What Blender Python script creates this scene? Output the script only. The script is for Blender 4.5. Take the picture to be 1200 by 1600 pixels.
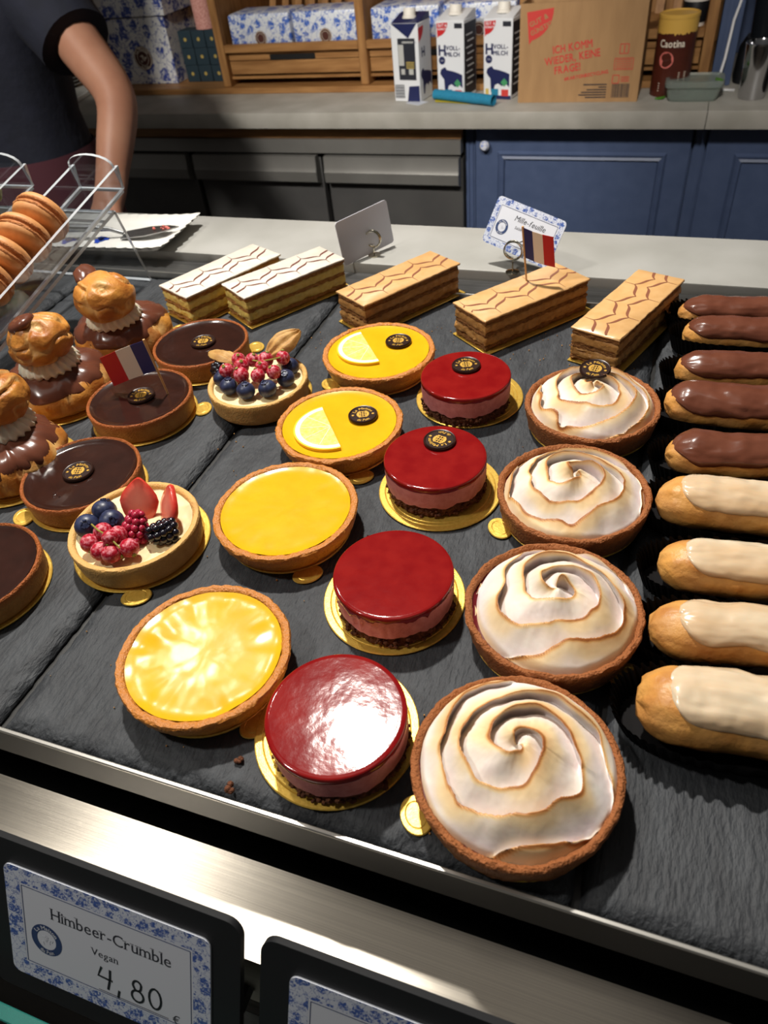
import bpy, bmesh, math, random
from mathutils import Vector, Matrix, noise
PI = math.pi
TZ = 1.08                      # height of the pastry tray above the floor; all z below are relative to the tray

for o in list(bpy.data.objects): bpy.data.objects.remove(o)
scene = bpy.context.scene
COL = scene.collection

# ------------------------------------------------------------------ camera
cd = bpy.data.cameras.new('camera'); cam = bpy.data.objects.new('camera', cd); COL.objects.link(cam)
FW = Vector((-0.29990049, 0.67679706, -0.67231349)); RT = Vector((0.94054268, 0.32759973, -0.08976569)); UP = Vector((-0.15949656, 0.65926031, 0.73480384))
cam.matrix_world = Matrix(((RT.x, UP.x, -FW.x, 0), (RT.y, UP.y, -FW.y, 0), (RT.z, UP.z, -FW.z, 0.28988 + TZ), (0, 0, 0, 1)))
cd.sensor_fit = 'HORIZONTAL'; cd.sensor_width = 36; cd.lens = 1136.54 / 1200 * 36
cd.clip_start = 0.01; cd.clip_end = 50
cd.dof.use_dof = True; cd.dof.focus_distance = 0.42; cd.dof.aperture_fstop = 22
scene.camera = cam

# ------------------------------------------------------------------ world, lamps, exposure
w = bpy.data.worlds.new('shop_air'); scene.world = w; w.use_nodes = True
w.node_tree.nodes['Background'].inputs[0].default_value = (1.0, 0.96, 0.91, 1)
w.node_tree.nodes['Background'].inputs[1].default_value = 0.06
vs = scene.view_settings
vs.view_transform = 'Standard'; vs.look = 'None'; vs.gamma = 1; vs.use_curve_mapping = False; vs.exposure = 0.0

def spot(name, loc, target, power, angle, radius, col=(1, .95, .87), blend=.6):
    l = bpy.data.lights.new(name, 'SPOT'); l.energy = power; l.spot_size = math.radians(angle); l.spot_blend = blend
    l.shadow_soft_size = radius; l.color = col
    o = bpy.data.objects.new(name, l); COL.objects.link(o)
    o.location = (loc[0], loc[1], loc[2] + TZ)
    o.rotation_euler = (Vector(target) - Vector(loc)).to_track_quat('-Z', 'Y').to_euler()
    return o
def area(name, loc, target, power, sx, sy, col=(1, .93, .84)):
    l = bpy.data.lights.new(name, 'AREA'); l.shape = 'RECTANGLE'; l.size = sx; l.size_y = sy; l.energy = power; l.color = col
    o = bpy.data.objects.new(name, l); COL.objects.link(o)
    o.location = (loc[0], loc[1], loc[2] + TZ)
    o.rotation_euler = (Vector(target) - Vector(loc)).to_track_quat('-Z', 'Y').to_euler()
    return o
spot('ceiling_spot_main', (-0.48, 0.80, 1.30), (-0.08, 0.26, 0), 112, 62, 0.035)
spot('ceiling_spot_left', (-1.15, 1.0, 1.45), (-0.55, 0.45, 0), 14, 46, 0.05)
spot('added_shelf_fill_left', (-1.0, -0.2, 1.3), (-1.0, 1.95, -0.22), 150, 42, 0.10, blend=.5)  # added fill: brightens shelf and fridge from the front, cone kept off the tray
spot('added_shelf_fill_right', (-0.05, -0.2, 1.3), (-0.15, 1.95, -0.22), 115, 42, 0.10, blend=.5)  # added fill for the blue cabinets and cardboard box, no actual fitting
spot('ceiling_spot_customer', (-0.95, -0.15, 1.45), (-0.32, 0.33, 0), 42, 34, 0.06)
area('added_soft_fill', (-0.5, 0.3, 1.7), (-0.5, 0.8, 0), 2, 1.6, 0.5)  # added soft overhead fill, also gives the steel rail something to reflect

# ------------------------------------------------------------------ helpers: materials
def S(r, g, b):
    f = lambda c: (c / 255 / 12.92) if c / 255 <= .04045 else ((c / 255 + .055) / 1.055) ** 2.4
    return (f(r), f(g), f(b), 1)
MATS = {}
def mat(name, col, rough=.5, col2=None, scale=150, lo=.35, hi=.65, bump=0, bscale=600, bdist=.001, metal=0, attr=None, spec=.5,
        coat=0, sss=0, sssr=(.004, .002, .001), trans=0, ior=1.45, stretch=(1, 1, 1), aniso=0, alpha=1, ramp=None, rough2=None, rnd=True, detail=5):
    m = bpy.data.materials.new(name); m.use_nodes = True; MATS[name] = m
    nt = m.node_tree; N = nt.nodes; L = nt.links; b = N['Principled BSDF']
    b.inputs['Base Color'].default_value = col; b.inputs['Roughness'].default_value = rough; b.inputs['Metallic'].default_value = metal
    b.inputs['Specular IOR Level'].default_value = spec; b.inputs['Coat Weight'].default_value = coat; b.inputs['Coat Roughness'].default_value = .06
    b.inputs['Transmission Weight'].default_value = trans; b.inputs['IOR'].default_value = ior; b.inputs['Anisotropic'].default_value = aniso
    b.inputs['Alpha'].default_value = alpha
    if sss:
        b.inputs['Subsurface Weight'].default_value = sss; b.inputs['Subsurface Radius'].default_value = (1, .5, .3); b.inputs['Subsurface Scale'].default_value = sssr[0]
    if col2 or bump:
        tc = N.new('ShaderNodeTexCoord'); mp = N.new('ShaderNodeMapping'); mp.inputs['Scale'].default_value = stretch
        L.new(tc.outputs['Object'], mp.inputs['Vector'])
        if rnd:
            oi = N.new('ShaderNodeObjectInfo'); L.new(oi.outputs['Random'], mp.inputs['Location'])
    out = None
    if col2:
        n = N.new('ShaderNodeTexNoise'); n.inputs['Scale'].default_value = scale; n.inputs['Detail'].default_value = detail
        L.new(mp.outputs[0], n.inputs['Vector'])
        r = N.new('ShaderNodeMapRange'); r.inputs['From Min'].default_value = lo; r.inputs['From Max'].default_value = hi; L.new(n.outputs[0], r.inputs[0])
        mx = N.new('ShaderNodeMix'); mx.data_type = 'RGBA'; mx.inputs['A'].default_value = col; mx.inputs['B'].default_value = col2
        L.new(r.outputs[0], mx.inputs['Factor']); out = mx.outputs['Result']
        if rough2 is not None:
            rr = N.new('ShaderNodeMapRange'); rr.inputs['To Min'].default_value = rough; rr.inputs['To Max'].default_value = rough2
            L.new(r.outputs[0], rr.inputs[0]); L.new(rr.outputs[0], b.inputs['Roughness'])
    if attr:
        at = N.new('ShaderNodeAttribute'); at.attribute_name = 't'
        fac = at.outputs['Fac']; tgt = None
        if ramp:
            cr = N.new('ShaderNodeValToRGB'); el = cr.color_ramp.elements
            for i, (p_, c_) in enumerate(ramp):
                e_ = el[i] if i < 2 else el.new(p_)
                e_.position = p_; e_.color = c_
            L.new(fac, cr.inputs[0]); tgt = cr.outputs[0]
            mr = N.new('ShaderNodeMapRange'); mr.inputs['From Max'].default_value = .25; L.new(fac, mr.inputs[0]); fac = mr.outputs[0]
        mx = N.new('ShaderNodeMix'); mx.data_type = 'RGBA'; mx.inputs['A'].default_value = col; mx.inputs['B'].default_value = attr
        if out: L.new(out, mx.inputs['A'])
        if tgt: L.new(tgt, mx.inputs['B'])
        L.new(fac, mx.inputs['Factor']); out = mx.outputs['Result']
    if out: L.new(out, b.inputs['Base Color'])
    if bump:
        n = N.new('ShaderNodeTexNoise'); n.inputs['Scale'].default_value = bscale; n.inputs['Detail'].default_value = detail; L.new(mp.outputs[0], n.inputs['Vector'])
        bp = N.new('ShaderNodeBump'); bp.inputs['Strength'].default_value = bump; bp.inputs['Distance'].default_value = bdist
        L.new(n.outputs[0], bp.inputs['Height']); L.new(bp.outputs[0], b.inputs['Normal'])
    return m

def delft(name, white, blue, scale, dense=.5, rough=.35):
    """blue-on-white floral print: flower blots, leaf specks and fine tendrils"""
    m = bpy.data.materials.new(name); m.use_nodes = True; MATS[name] = m
    nt = m.node_tree; N = nt.nodes; L = nt.links; b = N['Principled BSDF']; b.inputs['Roughness'].default_value = rough
    tc = N.new('ShaderNodeTexCoord')
    def warp(src, sc, amt):
        n = N.new('ShaderNodeTexNoise'); n.inputs['Scale'].default_value = sc; L.new(src, n.inputs['Vector'])
        a = N.new('ShaderNodeVectorMath'); a.operation = 'MULTIPLY_ADD'; a.inputs[1].default_value = (amt,) * 3
        L.new(n.outputs['Color'], a.inputs[0]); L.new(src, a.inputs[2]); return a.outputs[0]
    v = warp(tc.outputs['Object'], scale * 2.2, .55 / scale)
    def blot(sc, thr, soft, feat='F1'):
        vo = N.new('ShaderNodeTexVoronoi'); vo.inputs['Scale'].default_value = sc; vo.feature = feat; L.new(v, vo.inputs['Vector'])
        r = N.new('ShaderNodeMapRange'); r.inputs['From Min'].default_value = thr; r.inputs['From Max'].default_value = thr + soft
        r.inputs['To Min'].default_value = 1; r.inputs['To Max'].default_value = 0; L.new(vo.outputs['Distance'], r.inputs[0]); return r.outputs[0]
    def mul(a, c, op='MULTIPLY'):
        x = N.new('ShaderNodeMath'); x.operation = op; L.new(a, x.inputs[0])
        if isinstance(c, float): x.inputs[1].default_value = c
        else: L.new(c, x.inputs[1])
        return x.outputs[0]
    big = blot(scale, .36 * dense + .12, .05)
    pet = N.new('ShaderNodeTexNoise'); pet.inputs['Scale'].default_value = scale * 5; L.new(v, pet.inputs['Vector'])
    pr = N.new('ShaderNodeMapRange'); pr.inputs['From Min'].default_value = .38; pr.inputs['From Max'].default_value = .5; L.new(pet.outputs[0], pr.inputs[0])
    big = mul(big, pr.outputs[0])
    small = blot(scale * 3.4, .20, .05)
    lines = blot(scale * 1.5, .012, .02, 'DISTANCE_TO_EDGE')
    f = mul(mul(big, small, 'MAXIMUM'), mul(lines, .7), 'MAXIMUM')
    sh = N.new('ShaderNodeTexNoise'); sh.inputs['Scale'].default_value = scale * 3; L.new(tc.outputs['Object'], sh.inputs['Vector'])
    mb = N.new('ShaderNodeMix'); mb.data_type = 'RGBA'; mb.inputs['A'].default_value = blue; mb.inputs['B'].default_value = tuple(min(1, c * 2.2 + .04) for c in blue[:3]) + (1,)
    L.new(sh.outputs[0], mb.inputs['Factor'])
    mx = N.new('ShaderNodeMix'); mx.data_type = 'RGBA'; mx.inputs['A'].default_value = white; L.new(mb.outputs['Result'], mx.inputs['B']); L.new(f, mx.inputs['Factor'])
    L.new(mx.outputs['Result'], b.inputs['Base Color'])
    return m

# ------------------------------------------------------------------ helpers: geometry
def fbm(x, y, z, oct=3):
    s = 0; a = 1
    for _ in range(oct):
        s += a * noise.noise(Vector((x, y, z))); x *= 2.03; y *= 2.03; z *= 2.03; a *= .5
    return s
class MB:
    def __init__(s): s.v = []; s.f = []; s.t = []
    def add(s, vs, fs, t=0):
        k = len(s.v); s.v += [tuple(p) for p in vs]; s.f += [tuple(i + k for i in q) for q in fs]
        s.t += list(t) if isinstance(t, (list, tuple)) else [t] * len(vs); return s
    def box(s, c, d, rz=0, M=None, t=0):
        x, y, z = d[0] / 2, d[1] / 2, d[2] / 2
        P = [Vector((a * x, b * y, e * z)) for a in (-1, 1) for b in (-1, 1) for e in (-1, 1)]
        R = M if M else Matrix.Rotation(rz, 3, 'Z')
        return s.add([R @ p + Vector(c) for p in P], [(0, 1, 3, 2), (4, 6, 7, 5), (0, 4, 5, 1), (2, 3, 7, 6), (0, 2, 6, 4), (1, 5, 7, 3)], t)
    def bbox(s, c, d, b=.002, seg=2, M=None, t=0):
        bm = bmesh.new(); bmesh.ops.create_cube(bm, size=1)
        for v in bm.verts: v.co = Vector((v.co.x * d[0], v.co.y * d[1], v.co.z * d[2]))
        bmesh.ops.bevel(bm, geom=bm.edges[:], offset=b, segments=seg, affect='EDGES', profile=.5)
        bm.verts.index_update()
        vs = [(M @ v.co if M else v.co) + Vector(c) for v in bm.verts]; fs = [[v.index for v in f.verts] for f in bm.faces]; bm.free()
        return s.add(vs, fs, t)
    def lathe(s, prof, n=64, fn=None, M=None, c=(0, 0, 0)):
        vs = []; ts = []; rows = []; fs = []
        for j, p in enumerate(prof):
            r, z = p[0], p[1]; t = p[2] if len(p) > 2 else 0
            if r < 1e-7:
                rows.append([len(vs)]); q = Vector((0, 0, z)); vs.append(q); ts.append(t)
            else:
                row = []
                for i in range(n):
                    a = 2 * PI * i / n; rr, zz, tt = r, z, t
                    if fn:
                        o = fn(a, r, z, j, t); rr, zz = o[0], o[1]; tt = o[2] if len(o) > 2 else t
                    row.append(len(vs)); vs.append(Vector((rr * math.cos(a), rr * math.sin(a), zz))); ts.append(tt)
                rows.append(row)
        for A, B in zip(rows, rows[1:]):
            if len(A) == 1 and len(B) == 1: continue
            for i in range(n):
                k = (i + 1) % n
                if len(A) == 1: fs.append((A[0], B[k], B[i]))
                elif len(B) == 1: fs.append((A[i], A[k], B[0]))
                else: fs.append((A[i], A[k], B[k], B[i]))
        return s.add([(M @ v if M else v) + Vector(c) for v in vs], fs, ts)
    def ball(s, c, r, n=12, m=8, sq=(1, 1, 1), fn=None, t=0):
        prof = [(math.sin(PI * j / m), -math.cos(PI * j / m)) for j in range(m + 1)]
        prof[0] = (0, -1); prof[-1] = (0, 1)
        k = len(s.v); s.lathe(prof, n)
        for i in range(k, len(s.v)):
            p = Vector(s.v[i]); d = 1 + (fn(p) if fn else 0)
            s.v[i] = (c[0] + p.x * r * sq[0] * d, c[1] + p.y * r * sq[1] * d, c[2] + p.z * r * sq[2] * d); s.t[i] = t
        return s
    def tube(s, path, r, n=8, caps=True, flat=None, t=0):
        P = [Vector(p) for p in path]; R = r if isinstance(r, (list, tuple)) else [r] * len(P)
        vs = []; fs = []; up = None
        for i, p in enumerate(P):
            d = (P[min(i + 1, len(P) - 1)] - P[max(i - 1, 0)]).normalized()
            if up is None: up = d.orthogonal().normalized() if flat is None else Vector(flat)
            up = (up - d * up.dot(d)).normalized(); sd = d.cross(up)
            for k in range(n):
                a = 2 * PI * k / n; vs.append(p + (up * math.cos(a) + sd * math.sin(a)) * R[i])
        for i in range(len(P) - 1):
            for k in range(n):
                q = (k + 1) % n; fs.append((i * n + k, i * n + q, (i + 1) * n + q, (i + 1) * n + k))
        if caps: fs += [tuple(range(n))[::-1], tuple(range((len(P) - 1) * n, len(P) * n))]
        return s.add(vs, fs, t)
    def loft(s, rings, n=24, caps=True, t=0):
        """rings: (centre, rx, ry, squareness) horizontal super-ellipses"""
        vs = []; fs = []
        for c, rx, ry, e in rings:
            for k in range(n):
                a = 2 * PI * k / n; ca, sa = math.cos(a), math.sin(a)
                vs.append((c[0] + rx * math.copysign(abs(ca) ** e, ca), c[1] + ry * math.copysign(abs(sa) ** e, sa), c[2]))
        for i in range(len(rings) - 1):
            for k in range(n):
                q = (k + 1) % n; fs.append((i * n + k, i * n + q, (i + 1) * n + q, (i + 1) * n + k))
        if caps: fs += [tuple(range(n))[::-1], tuple(range((len(rings) - 1) * n, len(rings) * n))]
        return s.add(vs, fs, t)
    def grid(s, nu, nv, fn):
        vs = []; ts = []
        for j in range(nv + 1):
            for i in range(nu + 1):
                p = fn(i / nu, j / nv); vs.append(p[:3]); ts.append(p[3] if len(p) > 3 else 0)
        W = nu + 1
        return s.add(vs, [(j * W + i, j * W + i + 1, (j + 1) * W + i + 1, (j + 1) * W + i) for j in range(nv) for i in range(nu)], ts)
    def ribbon(s, pts, wd, th=.0002, zf=None, t=0):
        """flat strip lying in the xy plane, th thick"""
        P = [Vector((p[0], p[1], p[2] if len(p) > 2 else 0)) for p in pts]; n = len(P); vs = []; fs = []
        W = wd if isinstance(wd, (list, tuple)) else [wd] * n
        for i, p in enumerate(P):
            d = P[min(i + 1, n - 1)] - P[max(i - 1, 0)]; d.z = 0; d.normalize(); sd = Vector((-d.y, d.x, 0)) * W[i] / 2
            for q in (p - sd, p + sd): vs += [q, q + Vector((0, 0, th))]
        for i in range(n - 1):
            a = i * 4; b = a + 4
            fs += [(a + 1, b + 1, b + 3, a + 3), (a, a + 2, b + 2, b), (a, b, b + 1, a + 1), (a + 2, a + 3, b + 3, b + 2)]
        fs += [(0, 1, 3, 2), (4 * n - 4, 4 * n - 2, 4 * n - 1, 4 * n - 3)]
        return s.add(vs, fs, t)
    def poly(s, pts, z0, z1, t=0):
        """extruded outline in xy"""
        n = len(pts)
        vs = [(p[0], p[1], z0) for p in pts] + [(p[0], p[1], z1) for p in pts]
        return s.add(vs, [tuple(range(n))[::-1], tuple(range(n, 2 * n))] + [(i, (i + 1) % n, n + (i + 1) % n, n + i) for i in range(n)], t)
    def xf(s, M, k=0):
        for i in range(k, len(s.v)): s.v[i] = tuple(M @ Vector(s.v[i]))
        return s
    def merge(s, o, M=None):
        return s.add([(M @ Vector(p)) if M else p for p in o.v], o.f, list(o.t))
    def mesh(s, name, sharp=40):
        me = bpy.data.meshes.new(name); me.from_pydata(s.v, [], s.f); me.update()
        if any(s.t):
            a = me.attributes.new('t', 'FLOAT', 'POINT'); a.data.foreach_set('value', [float(x) for x in s.t])
        if sharp:
            me.polygons.foreach_set('use_smooth', [True] * len(me.polygons))
            if sharp < 180: me.set_sharp_from_angle(angle=math.radians(sharp))
        return me
def obj(name, mb, m, parent=None, loc=(0, 0, 0), rot=(0, 0, 0), sharp=40):
    me = mb.mesh(name, sharp) if isinstance(mb, MB) else mb
    o = bpy.data.objects.new(name, me); COL.objects.link(o)
    mm = MATS[m] if isinstance(m, str) else m
    if m == 'acrylic':
        me.materials.append(mm); me.materials.append(MATS['acrylic_edge'])
        for p in me.polygons:
            ls = [(me.vertices[a].co - me.vertices[b].co).length for a, b in p.edge_keys]
            if min(ls) < .0036 and len(ls) == 4: p.material_index = 1
    if len(me.materials) == 0: me.materials.append(mm)
    elif me.materials[0] != mm:
        o.material_slots[0].link = 'OBJECT'; o.material_slots[0].material = mm
    o.parent = parent
    o.location = loc if parent else (loc[0], loc[1], loc[2] + TZ)
    o.rotation_euler = rot
    return o
def tag(o, label=None, cat=None, group=None, kind=None):
    if label: o['label'] = label
    if cat: o['category'] = cat
    if group: o['group'] = group
    if kind: o['kind'] = kind
    return o
def thing(name, label, cat, loc=(0, 0, 0), rz=0, group=None, rot=None):
    o = bpy.data.objects.new(name, None); COL.objects.link(o); o.empty_display_size = .01
    o.location = (loc[0], loc[1], loc[2] + TZ); o.rotation_euler = rot if rot else (0, 0, rz)
    return tag(o, label, cat, group)
def struct(name, mb, m, label=None, **k):
    return tag(obj(name, mb, m, **k), label, None, None, 'structure')

# ------------------------------------------------------------------ helpers: lettering (flat glyph meshes from the built-in font)
GL = {}
def glyphs(chars):
    for ch in chars:
        if ch in GL or ch == ' ': continue
        cu = bpy.data.curves.new('g', 'FONT'); cu.body = ch; cu.size = 1; cu.resolution_u = 3
        o = bpy.data.objects.new('g', cu); COL.objects.link(o)
        dg = bpy.context.evaluated_depsgraph_get(); me = bpy.data.meshes.new_from_object(o.evaluated_get(dg))
        vs = [tuple(v.co) for v in me.vertices]; fs = [tuple(p.vertices) for p in me.polygons]
        x0 = min((v[0] for v in vs), default=0); x1 = max((v[0] for v in vs), default=.3)
        GL[ch] = ([(v[0] - x0, v[1]) for v in vs], fs, x1 - x0)
        bpy.data.objects.remove(o); bpy.data.meshes.remove(me); bpy.data.curves.remove(cu)
SERIF = {'H': [(.08, 0), (.92, 0), (.08, .7), (.92, .7)], 'i': [(.5, 0), (.2, .52)], 'm': [(.06, 0), (.5, 0), (.94, 0), (.0, .52)], 'b': [(.0, .73)], 'r': [(.15, 0), (.0, .52)],
         'u': [(.05, .52), (.85, .52), (1, 0)], 'l': [(.5, 0), (.2, .73)], 'V': [(.06, .7), (.94, .7)], 'n': [(.08, 0), (.92, 0), (.0, .52)], 'M': [(.05, 0), (.95, 0), (.05, .7), (.95, .7)], 'a': [(1, 0)]}
def typeset(text, size, x=0, y=0, align='c', th=.0003, arc=None, gap=.13, bold=0, serif=False, sx=1, italic=0, M=None):
    """one mesh of letters; arc=(radius, centre angle, +1 outside-up / -1 inside-up)"""
    wds = [(GL[c][2] if c != ' ' else .22) + gap for c in text]; tot = (sum(wds) - gap) * size * sx
    px = {'c': -tot / 2, 'l': 0, 'r': -tot}[align]; mb = MB()
    for c, wd in zip(text, wds):
        if c != ' ':
            vs, fs, gw = GL[c]
            shapes = [(vs, fs)]
            if serif:
                for fx, fy in SERIF.get(c, []):
                    a = gw * fx; q = .11; yy = fy + (.0 if fy == 0 else -.035)
                    shapes.append(([(a - q, yy), (a + q, yy), (a + q, yy + .035), (a - q, yy + .035)], [(0, 1, 2, 3)]))
            offs = [(0, 0)] if not bold else [(0, 0), (bold, 0), (0, bold), (bold, bold)]
            for oi, (ox, oy) in enumerate(offs):
                for vv, ff in shapes:
                    P = []
                    for (a, b) in vv:
                        X = px + (a + ox + italic * b) * size * sx; Y = (b + oy) * size
                        if arc:
                            R, ca, sg = arc
                            if sg > 0: an = ca - X / R; q = ((R + Y) * math.cos(an), (R + Y) * math.sin(an))
                            else: an = ca + X / R; q = ((R - Y) * math.cos(an), (R - Y) * math.sin(an))
                        else: q = (X, Y)
                        P.append((x + q[0], y + q[1], th + oi * .00004))
                    mb.add(P, ff)
        px += wd * size * sx
    if M: mb.xf(M)
    return mb
glyphs('ABCDEFGHIJKLMNOPQRSTUVWXYZÜabcdefghijklmnopqrstuvwxyz0123456789&-,.!#€%')

# ------------------------------------------------------------------ materials
mat('slate', S(42, 44, 48), .62, S(62, 65, 69), 90, .3, .7, bump=1.0, bscale=430, bdist=.0014, stretch=(1, .33, 1), spec=.45, detail=8)
mat('slate_edge', S(30, 32, 34), .8, S(48, 50, 53), 400, bump=.8, bscale=500)
mat('tray_metal', S(60, 60, 60), .42, metal=.6)
mat('tray_lip', S(215, 212, 205), .3, metal=.9)
mat('steel', S(216, 208, 194), .36, S(198, 190, 178), 30, metal=1, stretch=(.12, 50, 50), bump=.06, bscale=60, bdist=.0010, aniso=.92, rnd=False)
mat('steel_plain', S(150, 150, 150), .34, S(125, 125, 125), 20, metal=1, stretch=(1, 30, 30), rnd=False)
mat('steel_dark', S(96, 95, 94), .5, S(86, 85, 85), 8, metal=.35, rnd=False)
mat('steel_satin', S(150, 148, 144), .4, S(138, 136, 132), 8, metal=.55, rnd=False)
mat('black_plastic', S(22, 23, 26), .5)
mat('black_gap', S(9, 9, 10), .7)
mat('stone', S(164, 163, 159), .42, S(150, 149, 144), 14, bump=.03, bscale=90, detail=8, rnd=False)
mat('stone_grey', S(176, 172, 164), .45, S(160, 156, 147), 14, bump=.03, bscale=90, detail=8, rnd=False)
mat('oak', S(172, 126, 76), .5, S(140, 97, 54), 9, stretch=(1, 9, 9), bump=.1, bscale=60, rnd=False)
mat('oak_up', S(170, 124, 74), .5, S(138, 96, 54), 9, stretch=(9, 9, 1), bump=.1, bscale=60, rnd=False)
mat('blue_paint', S(78, 92, 124), .42, S(72, 86, 118), 30, bump=.05, bscale=120, rnd=False)
mat('wall_paint', S(150, 140, 125), .8, S(142, 132, 118), 5, rnd=False)
mat('floor_tile', S(96, 90, 82), .5, S(82, 77, 70), 6, rnd=False)
mat('gold_card', S(236, 196, 92), .34, S(222, 180, 76), 500, bump=.25, bscale=1500, bdist=.0004, metal=.55)
mat('crust_lemon', S(216, 154, 66), .36, S(200, 132, 50), 180, bump=.8, bscale=800, bdist=.0013, attr=S(194, 122, 50), spec=.6)
mat('crust_choc', S(196, 142, 74), .6, S(182, 126, 62), 200, bump=.9, bscale=900, bdist=.0012, attr=S(170, 92, 40))
mat('crust_cocoa', S(166, 108, 60), .68, S(146, 90, 46), 200, bump=1, bscale=800, bdist=.0018, attr=S(156, 92, 46))
mat('crust_pale', S(216, 172, 104), .6, S(204, 156, 88), 160, bump=.7, bscale=800, bdist=.0010, attr=S(214, 166, 96))
mat('lemon_curd', S(228, 174, 26), .2, S(226, 166, 20), 60, bump=.03, bscale=220, bdist=.0008, coat=.05, sss=.15)
mat('dark_ganache', S(42, 23, 18), .17, S(50, 27, 21), 80, bump=.07, bscale=160, bdist=.0008, coat=.3)
mat('choc_icing', S(106, 62, 46), .24, S(98, 55, 40), 60, bump=.06, bscale=160, coat=.15)
mat('medallion', S(40, 24, 20), .3, S(46, 28, 23), 400)
mat('gold_print', S(206, 160, 66), .45, metal=.3)
mat('rasp_glaze', S(134, 24, 22), .09, S(122, 15, 17), 90, bump=.075, bscale=420, bdist=.0005, coat=.1)
mat('rasp_mousse', S(222, 142, 138), .6, S(208, 122, 120), 260, bump=.4, bscale=900, bdist=.0006, sss=.15)
mat('crumble', S(112, 66, 40), .85, S(86, 48, 28), 500, bump=.9, bscale=900, bdist=.0012)
mat('meringue', S(228, 222, 217), .5, S(224, 210, 210), 90, bump=.10, bscale=500, bdist=.0006, attr=S(176, 112, 50), sss=.04, ramp=[(0, S(234, 222, 204)), (1, S(152, 90, 42)), (.35, S(234, 206, 160)), (.70, S(214, 162, 100))])
mat('jam', S(92, 18, 24), .25, coat=.4)
mat('choux', S(206, 142, 62), .42, S(166, 98, 38), 70, bump=.4, bscale=300, bdist=.0015, attr=S(232, 190, 122))
mat('white_icing', S(218, 202, 176), .22, S(204, 172, 134), 45, bump=.05, bscale=120, coat=.2, stretch=(.25, 1, 1), sss=.2)
mat('cream_ruff', S(246, 238, 216), .45, sss=.2)
mat('pastry_cream', S(238, 216, 168), .4, sss=.2)
mat('fondant_white', S(226, 218, 206), .3, S(220, 208, 194), 120, coat=.1)
mat('fondant_coffee', S(216, 172, 118), .34, S(208, 162, 106), 120, coat=.1)
mat('feather_line', S(104, 56, 44), .4)
mat('feather_line_soft', S(136, 84, 62), .4)
mat('puff', S(208, 156, 88), .7, S(166, 110, 54), 380, bump=1, bscale=700, bdist=.0016, stretch=(1, 1, 3))
mat('puff_coffee', S(178, 124, 66), .7, S(138, 86, 42), 380, bump=1, bscale=700, bdist=.0016, stretch=(1, 1, 3))
mat('vanilla_cream', S(242, 220, 134), .45, S(232, 204, 108), 220, bump=.6, bscale=400, bdist=.0012, sss=.1)
mat('coffee_cream', S(208, 156, 90), .5, S(190, 136, 72), 220, bump=.7, bscale=400, bdist=.0014)
mat('lemon_rind', S(246, 200, 40), .4, bump=.2, bscale=1500)
mat('lemon_pith', S(250, 244, 216), .5)
mat('lemon_flesh', S(246, 206, 96), .2, S(250, 224, 140), 350, bump=.4, bscale=700, coat=.4, stretch=(1, 1, 1))
mat('blueberry', S(30, 34, 58), .38, S(52, 60, 92), 260)
mat('blackberry', S(20, 16, 26), .16, coat=.5)
mat('raspberry', S(156, 24, 50), .3, S(170, 40, 70), 300, sss=.15)
mat('redcurrant', S(172, 24, 46), .24, S(224, 140, 152), 520, .47, .68, rough2=.6, bump=.25, bscale=1600, sss=.15)
mat('strawberry', S(196, 30, 26), .28, S(216, 66, 50), 260, attr=S(240, 160, 134), coat=.4)
mat('stalk', S(136, 130, 50), .6)
mat('husk', S(196, 154, 90), .6, S(168, 122, 62), 160, bump=.5, bscale=260)
mat('paper_black', S(17, 15, 16), .6, spec=.12)
mat('wood_pick', S(204, 160, 108), .6)
mat('flag_blue', S(30, 36, 96), .45); mat('flag_white', S(222, 208, 194), .45); mat('flag_red', S(196, 36, 40), .45)
mat('macaron', S(208, 148, 92), .55, S(198, 136, 80), 200, bump=.12, bscale=900)
mat('macaron_foot', S(200, 134, 78), .75, S(176, 106, 54), 700, bump=1, bscale=1200, bdist=.0012)
mat('macaron_olive', S(150, 140, 60), .55); mat('macaron_brown', S(150, 90, 50), .5)
mat('macaron_cream', S(190, 116, 56), .6)
mat('acrylic_edge', S(214, 220, 226), .25, trans=.45, ior=1.3)
def clear_sheet(name, tint, refl):
    m = bpy.data.materials.new(name); m.use_nodes = True; MATS[name] = m; N = m.node_tree.nodes; L = m.node_tree.links
    N.remove(N['Principled BSDF']); tr = N.new('ShaderNodeBsdfTransparent'); tr.inputs[0].default_value = tint
    gl = N.new('ShaderNodeBsdfGlossy'); gl.inputs['Roughness'].default_value = .02; lw = N.new('ShaderNodeLayerWeight'); lw.inputs[0].default_value = .5; pw = N.new('ShaderNodeMath'); pw.operation = 'POWER'; pw.inputs[1].default_value = 5; L.new(lw.outputs['Facing'], pw.inputs[0])
    fr = N.new('ShaderNodeMath'); fr.operation = 'MULTIPLY_ADD'; fr.inputs[1].default_value = .55; fr.inputs[2].default_value = refl; L.new(pw.outputs[0], fr.inputs[0])
    mx = N.new('ShaderNodeMixShader'); L.new(fr.outputs[0], mx.inputs[0]); L.new(tr.outputs[0], mx.inputs[1]); L.new(gl.outputs[0], mx.inputs[2]); L.new(mx.outputs[0], N['Material Output'].inputs[0])
clear_sheet('acrylic', (.95, .96, .97, 1), .06)
mat('pane_glass', S(236, 250, 246), .0, trans=1, ior=1.45)
mat('glass_edge', S(60, 150, 140), .1, trans=.6)
mat('porcelain', S(240, 238, 232), .2, coat=.3)
mat('porcelain_blue', S(36, 70, 180), .25)
mat('card_white', S(212, 216, 226), .45); mat('card_grey', S(208, 208, 218), .4)
mat('ink', S(40, 42, 52), .5); mat('navy_ink', S(46, 66, 110), .5); mat('marker', S(26, 27, 34), .5)
mat('chrome', S(220, 214, 196), .12, metal=1)
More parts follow.
